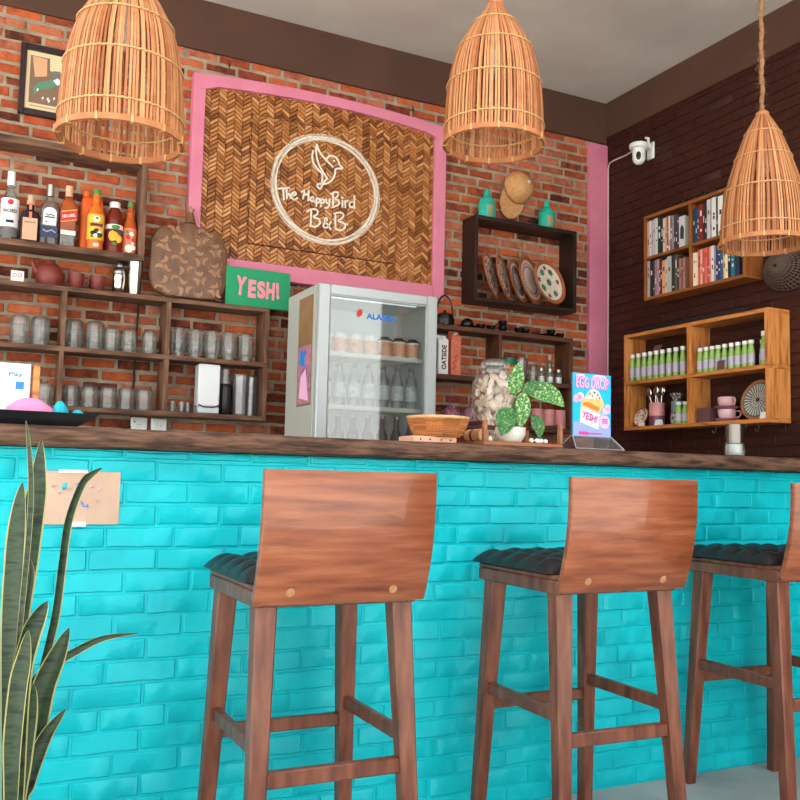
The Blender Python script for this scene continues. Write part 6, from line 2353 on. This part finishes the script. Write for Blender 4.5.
# ------------------------------------------------------------------ snake plant in the left foreground
LV = [([(0.143, 1.93, 1.068), (0.152, 1.93, 1.013), (0.16, 1.93, 0.929), (0.16, 1.93, 0.827), (0.154, 1.93, 0.627), (0.157, 1.93, 0.343)], .010, -20),
      ([(0.181, 2.02, 1.035), (0.179, 2.02, 0.947), (0.172, 2.02, 0.879), (0.165, 2.02, 0.782), (0.152, 2.02, 0.612), (0.162, 2.02, 0.314)], .046, 0),
      ([(0.145, 1.95, 0.947), (0.142, 1.95, 0.882), (0.14, 1.95, 0.789), (0.141, 1.95, 0.652), (0.155, 1.95, 0.337)], .038, -30),
      ([(0.31, 2.05, 0.98), (0.288, 2.05, 0.966), (0.267, 2.05, 0.943), (0.244, 2.05, 0.868), (0.236, 2.05, 0.778), (0.229, 2.05, 0.68), (0.217, 2.05, 0.603), (0.19, 2.05, 0.452), (0.18, 2.05, 0.303)], .026, 40),
      ([(0.2, 1.92, 0.717), (0.183, 1.92, 0.686), (0.169, 1.92, 0.646), (0.157, 1.92, 0.557), (0.161, 1.92, 0.346)], .040, 15),
      ([(0.253, 2.0, 0.651), (0.234, 2.0, 0.601), (0.21, 2.0, 0.537), (0.199, 2.0, 0.463), (0.186, 2.0, 0.382), (0.178, 2.0, 0.319)], .046, -5),
      ([(0.407, 2.08, 0.619), (0.337, 2.08, 0.613), (0.28, 2.08, 0.589), (0.215, 2.08, 0.549), (0.181, 2.08, 0.494), (0.169, 2.08, 0.39), (0.172, 2.08, 0.294)], .017, 0),
      ([(0.165, 1.88, 0.67), (0.161, 1.88, 0.618), (0.154, 1.88, 0.566), (0.15, 1.88, 0.462), (0.153, 1.88, 0.359)], .034, -25),
      ([(0.184, 1.93, 0.558), (0.178, 1.93, 0.5), (0.172, 1.93, 0.429), (0.166, 1.93, 0.342)], .038, 35),
      ([(0.251, 1.97, 0.496), (0.217, 1.97, 0.45), (0.197, 1.97, 0.398), (0.185, 1.97, 0.354), (0.178, 1.97, 0.328)], .030, 0),
      ([(0.17, 2.0, 0.794), (0.175, 2.0, 0.756), (0.167, 2.0, 0.671), (0.164, 2.0, 0.54), (0.167, 2.0, 0.32)], .014, 30)]
PX, PY = .160, 1.975
sn = thing('snake_plant', 'tall snake plant with yellow edged pointed leaves at the left edge, before the bar', 'plant', (PX, PY, 0))
mb = MB(); mb.lathe([(.085, 0), (.09, .004), (.115, .22), (.125, .225), (.125, .25), (.112, .25), (.106, .215), (0, .212)], 40); pt_ = mb.build('pot', [M['potclay']], sn)
mb = MB(); mb.lathe([(0, .214), (.1055, .214), (.09, .222), (0, .226)], 30, cap=False); mb.build('soil', [M['soil']], pt_)
for pts, w, tw in LV:
    pts = [Vector(p) for p in pts][::-1]
    b0 = pts[0]
    root_ = Vector((PX + (b0.x - PX) * .6 + .0, PY + (b0.y - PY) * .7, .215))
    pts = [root_] + pts
    # resample smoothly
    q = []
    for i in range(len(pts) - 1):
        p0, p1, p2, p3 = pts[max(i - 1, 0)], pts[i], pts[i + 1], pts[min(i + 2, len(pts) - 1)]
        for s_ in range(5):
            u = s_ / 5
            q.append(.5 * ((2 * p1) + (p2 - p0) * u + (2 * p0 - 5 * p1 + 4 * p2 - p3) * u * u + (3 * p1 - p0 - 3 * p2 + p3) * u ** 3))
    q.append(pts[-1])
    n = len(q)
    P, Q = [], []
    col = 7
    for i, p in enumerate(q):
        u = i / (n - 1)
        d = (q[min(i + 1, n - 1)] - q[max(i - 1, 0)]).normalized()
        tw_ = R(tw + 14 * math.sin(u * 2.5))
        face = Vector((math.sin(tw_) - .2, -math.cos(tw_), .05))
        side = d.cross(face).normalized()
        if side.x < 0: side = -side
        up_ = side.cross(d).normalized()
        if up_.y > 0: up_ = -up_
        ww = w * .5 * min(1, .55 + 1.1 * u) * (1 - max(0, (u - .6) / .4) ** 2.4) + .0006
        for s_ in (-1, -.87, -.4, 0, .4, .87, 1):
            P.append(p + side * ww * s_ + up_ * (ww * .38 * s_ * s_) - Vector((PX, PY, 0)))
        for s_ in (-1, -.87, -.4, 0, .4, .87, 1):
            Q.append(p + side * ww * s_ + up_ * (ww * .38 * s_ * s_ - .0022 * (1.02 - s_ * s_)) - Vector((PX, PY, 0)))
    mb = MB()
    F, G = [], []
    k_ = len(P)
    for i in range(n - 1):
        for j in range(6):
            a = i * col + j
            f1 = [a, a + 1, a + col + 1, a + col]
            f2 = [k_ + a, k_ + a + col, k_ + a + col + 1, k_ + a + 1]
            (G if j in (0, 5) else F).extend([f1, f2])
        for j in (0, 6):
            a = i * col + j
            G.append([a, a + col, k_ + a + col, k_ + a])
    a = (n - 1) * col
    for e in (0, a):
        F.append([e + j for j in range(7)] + [k_ + e + j for j in range(6, -1, -1)])
    mb.add(P + Q, F, 0)
    o2 = len(mb.v) - 2 * k_
    for f in G:
        mb.f.append([v + o2 for v in f]); mb.m.append(1); mb.t.append(.5)
    mb.build('leaf', [M['snake'], M['snake_edge']], sn, smooth=60)
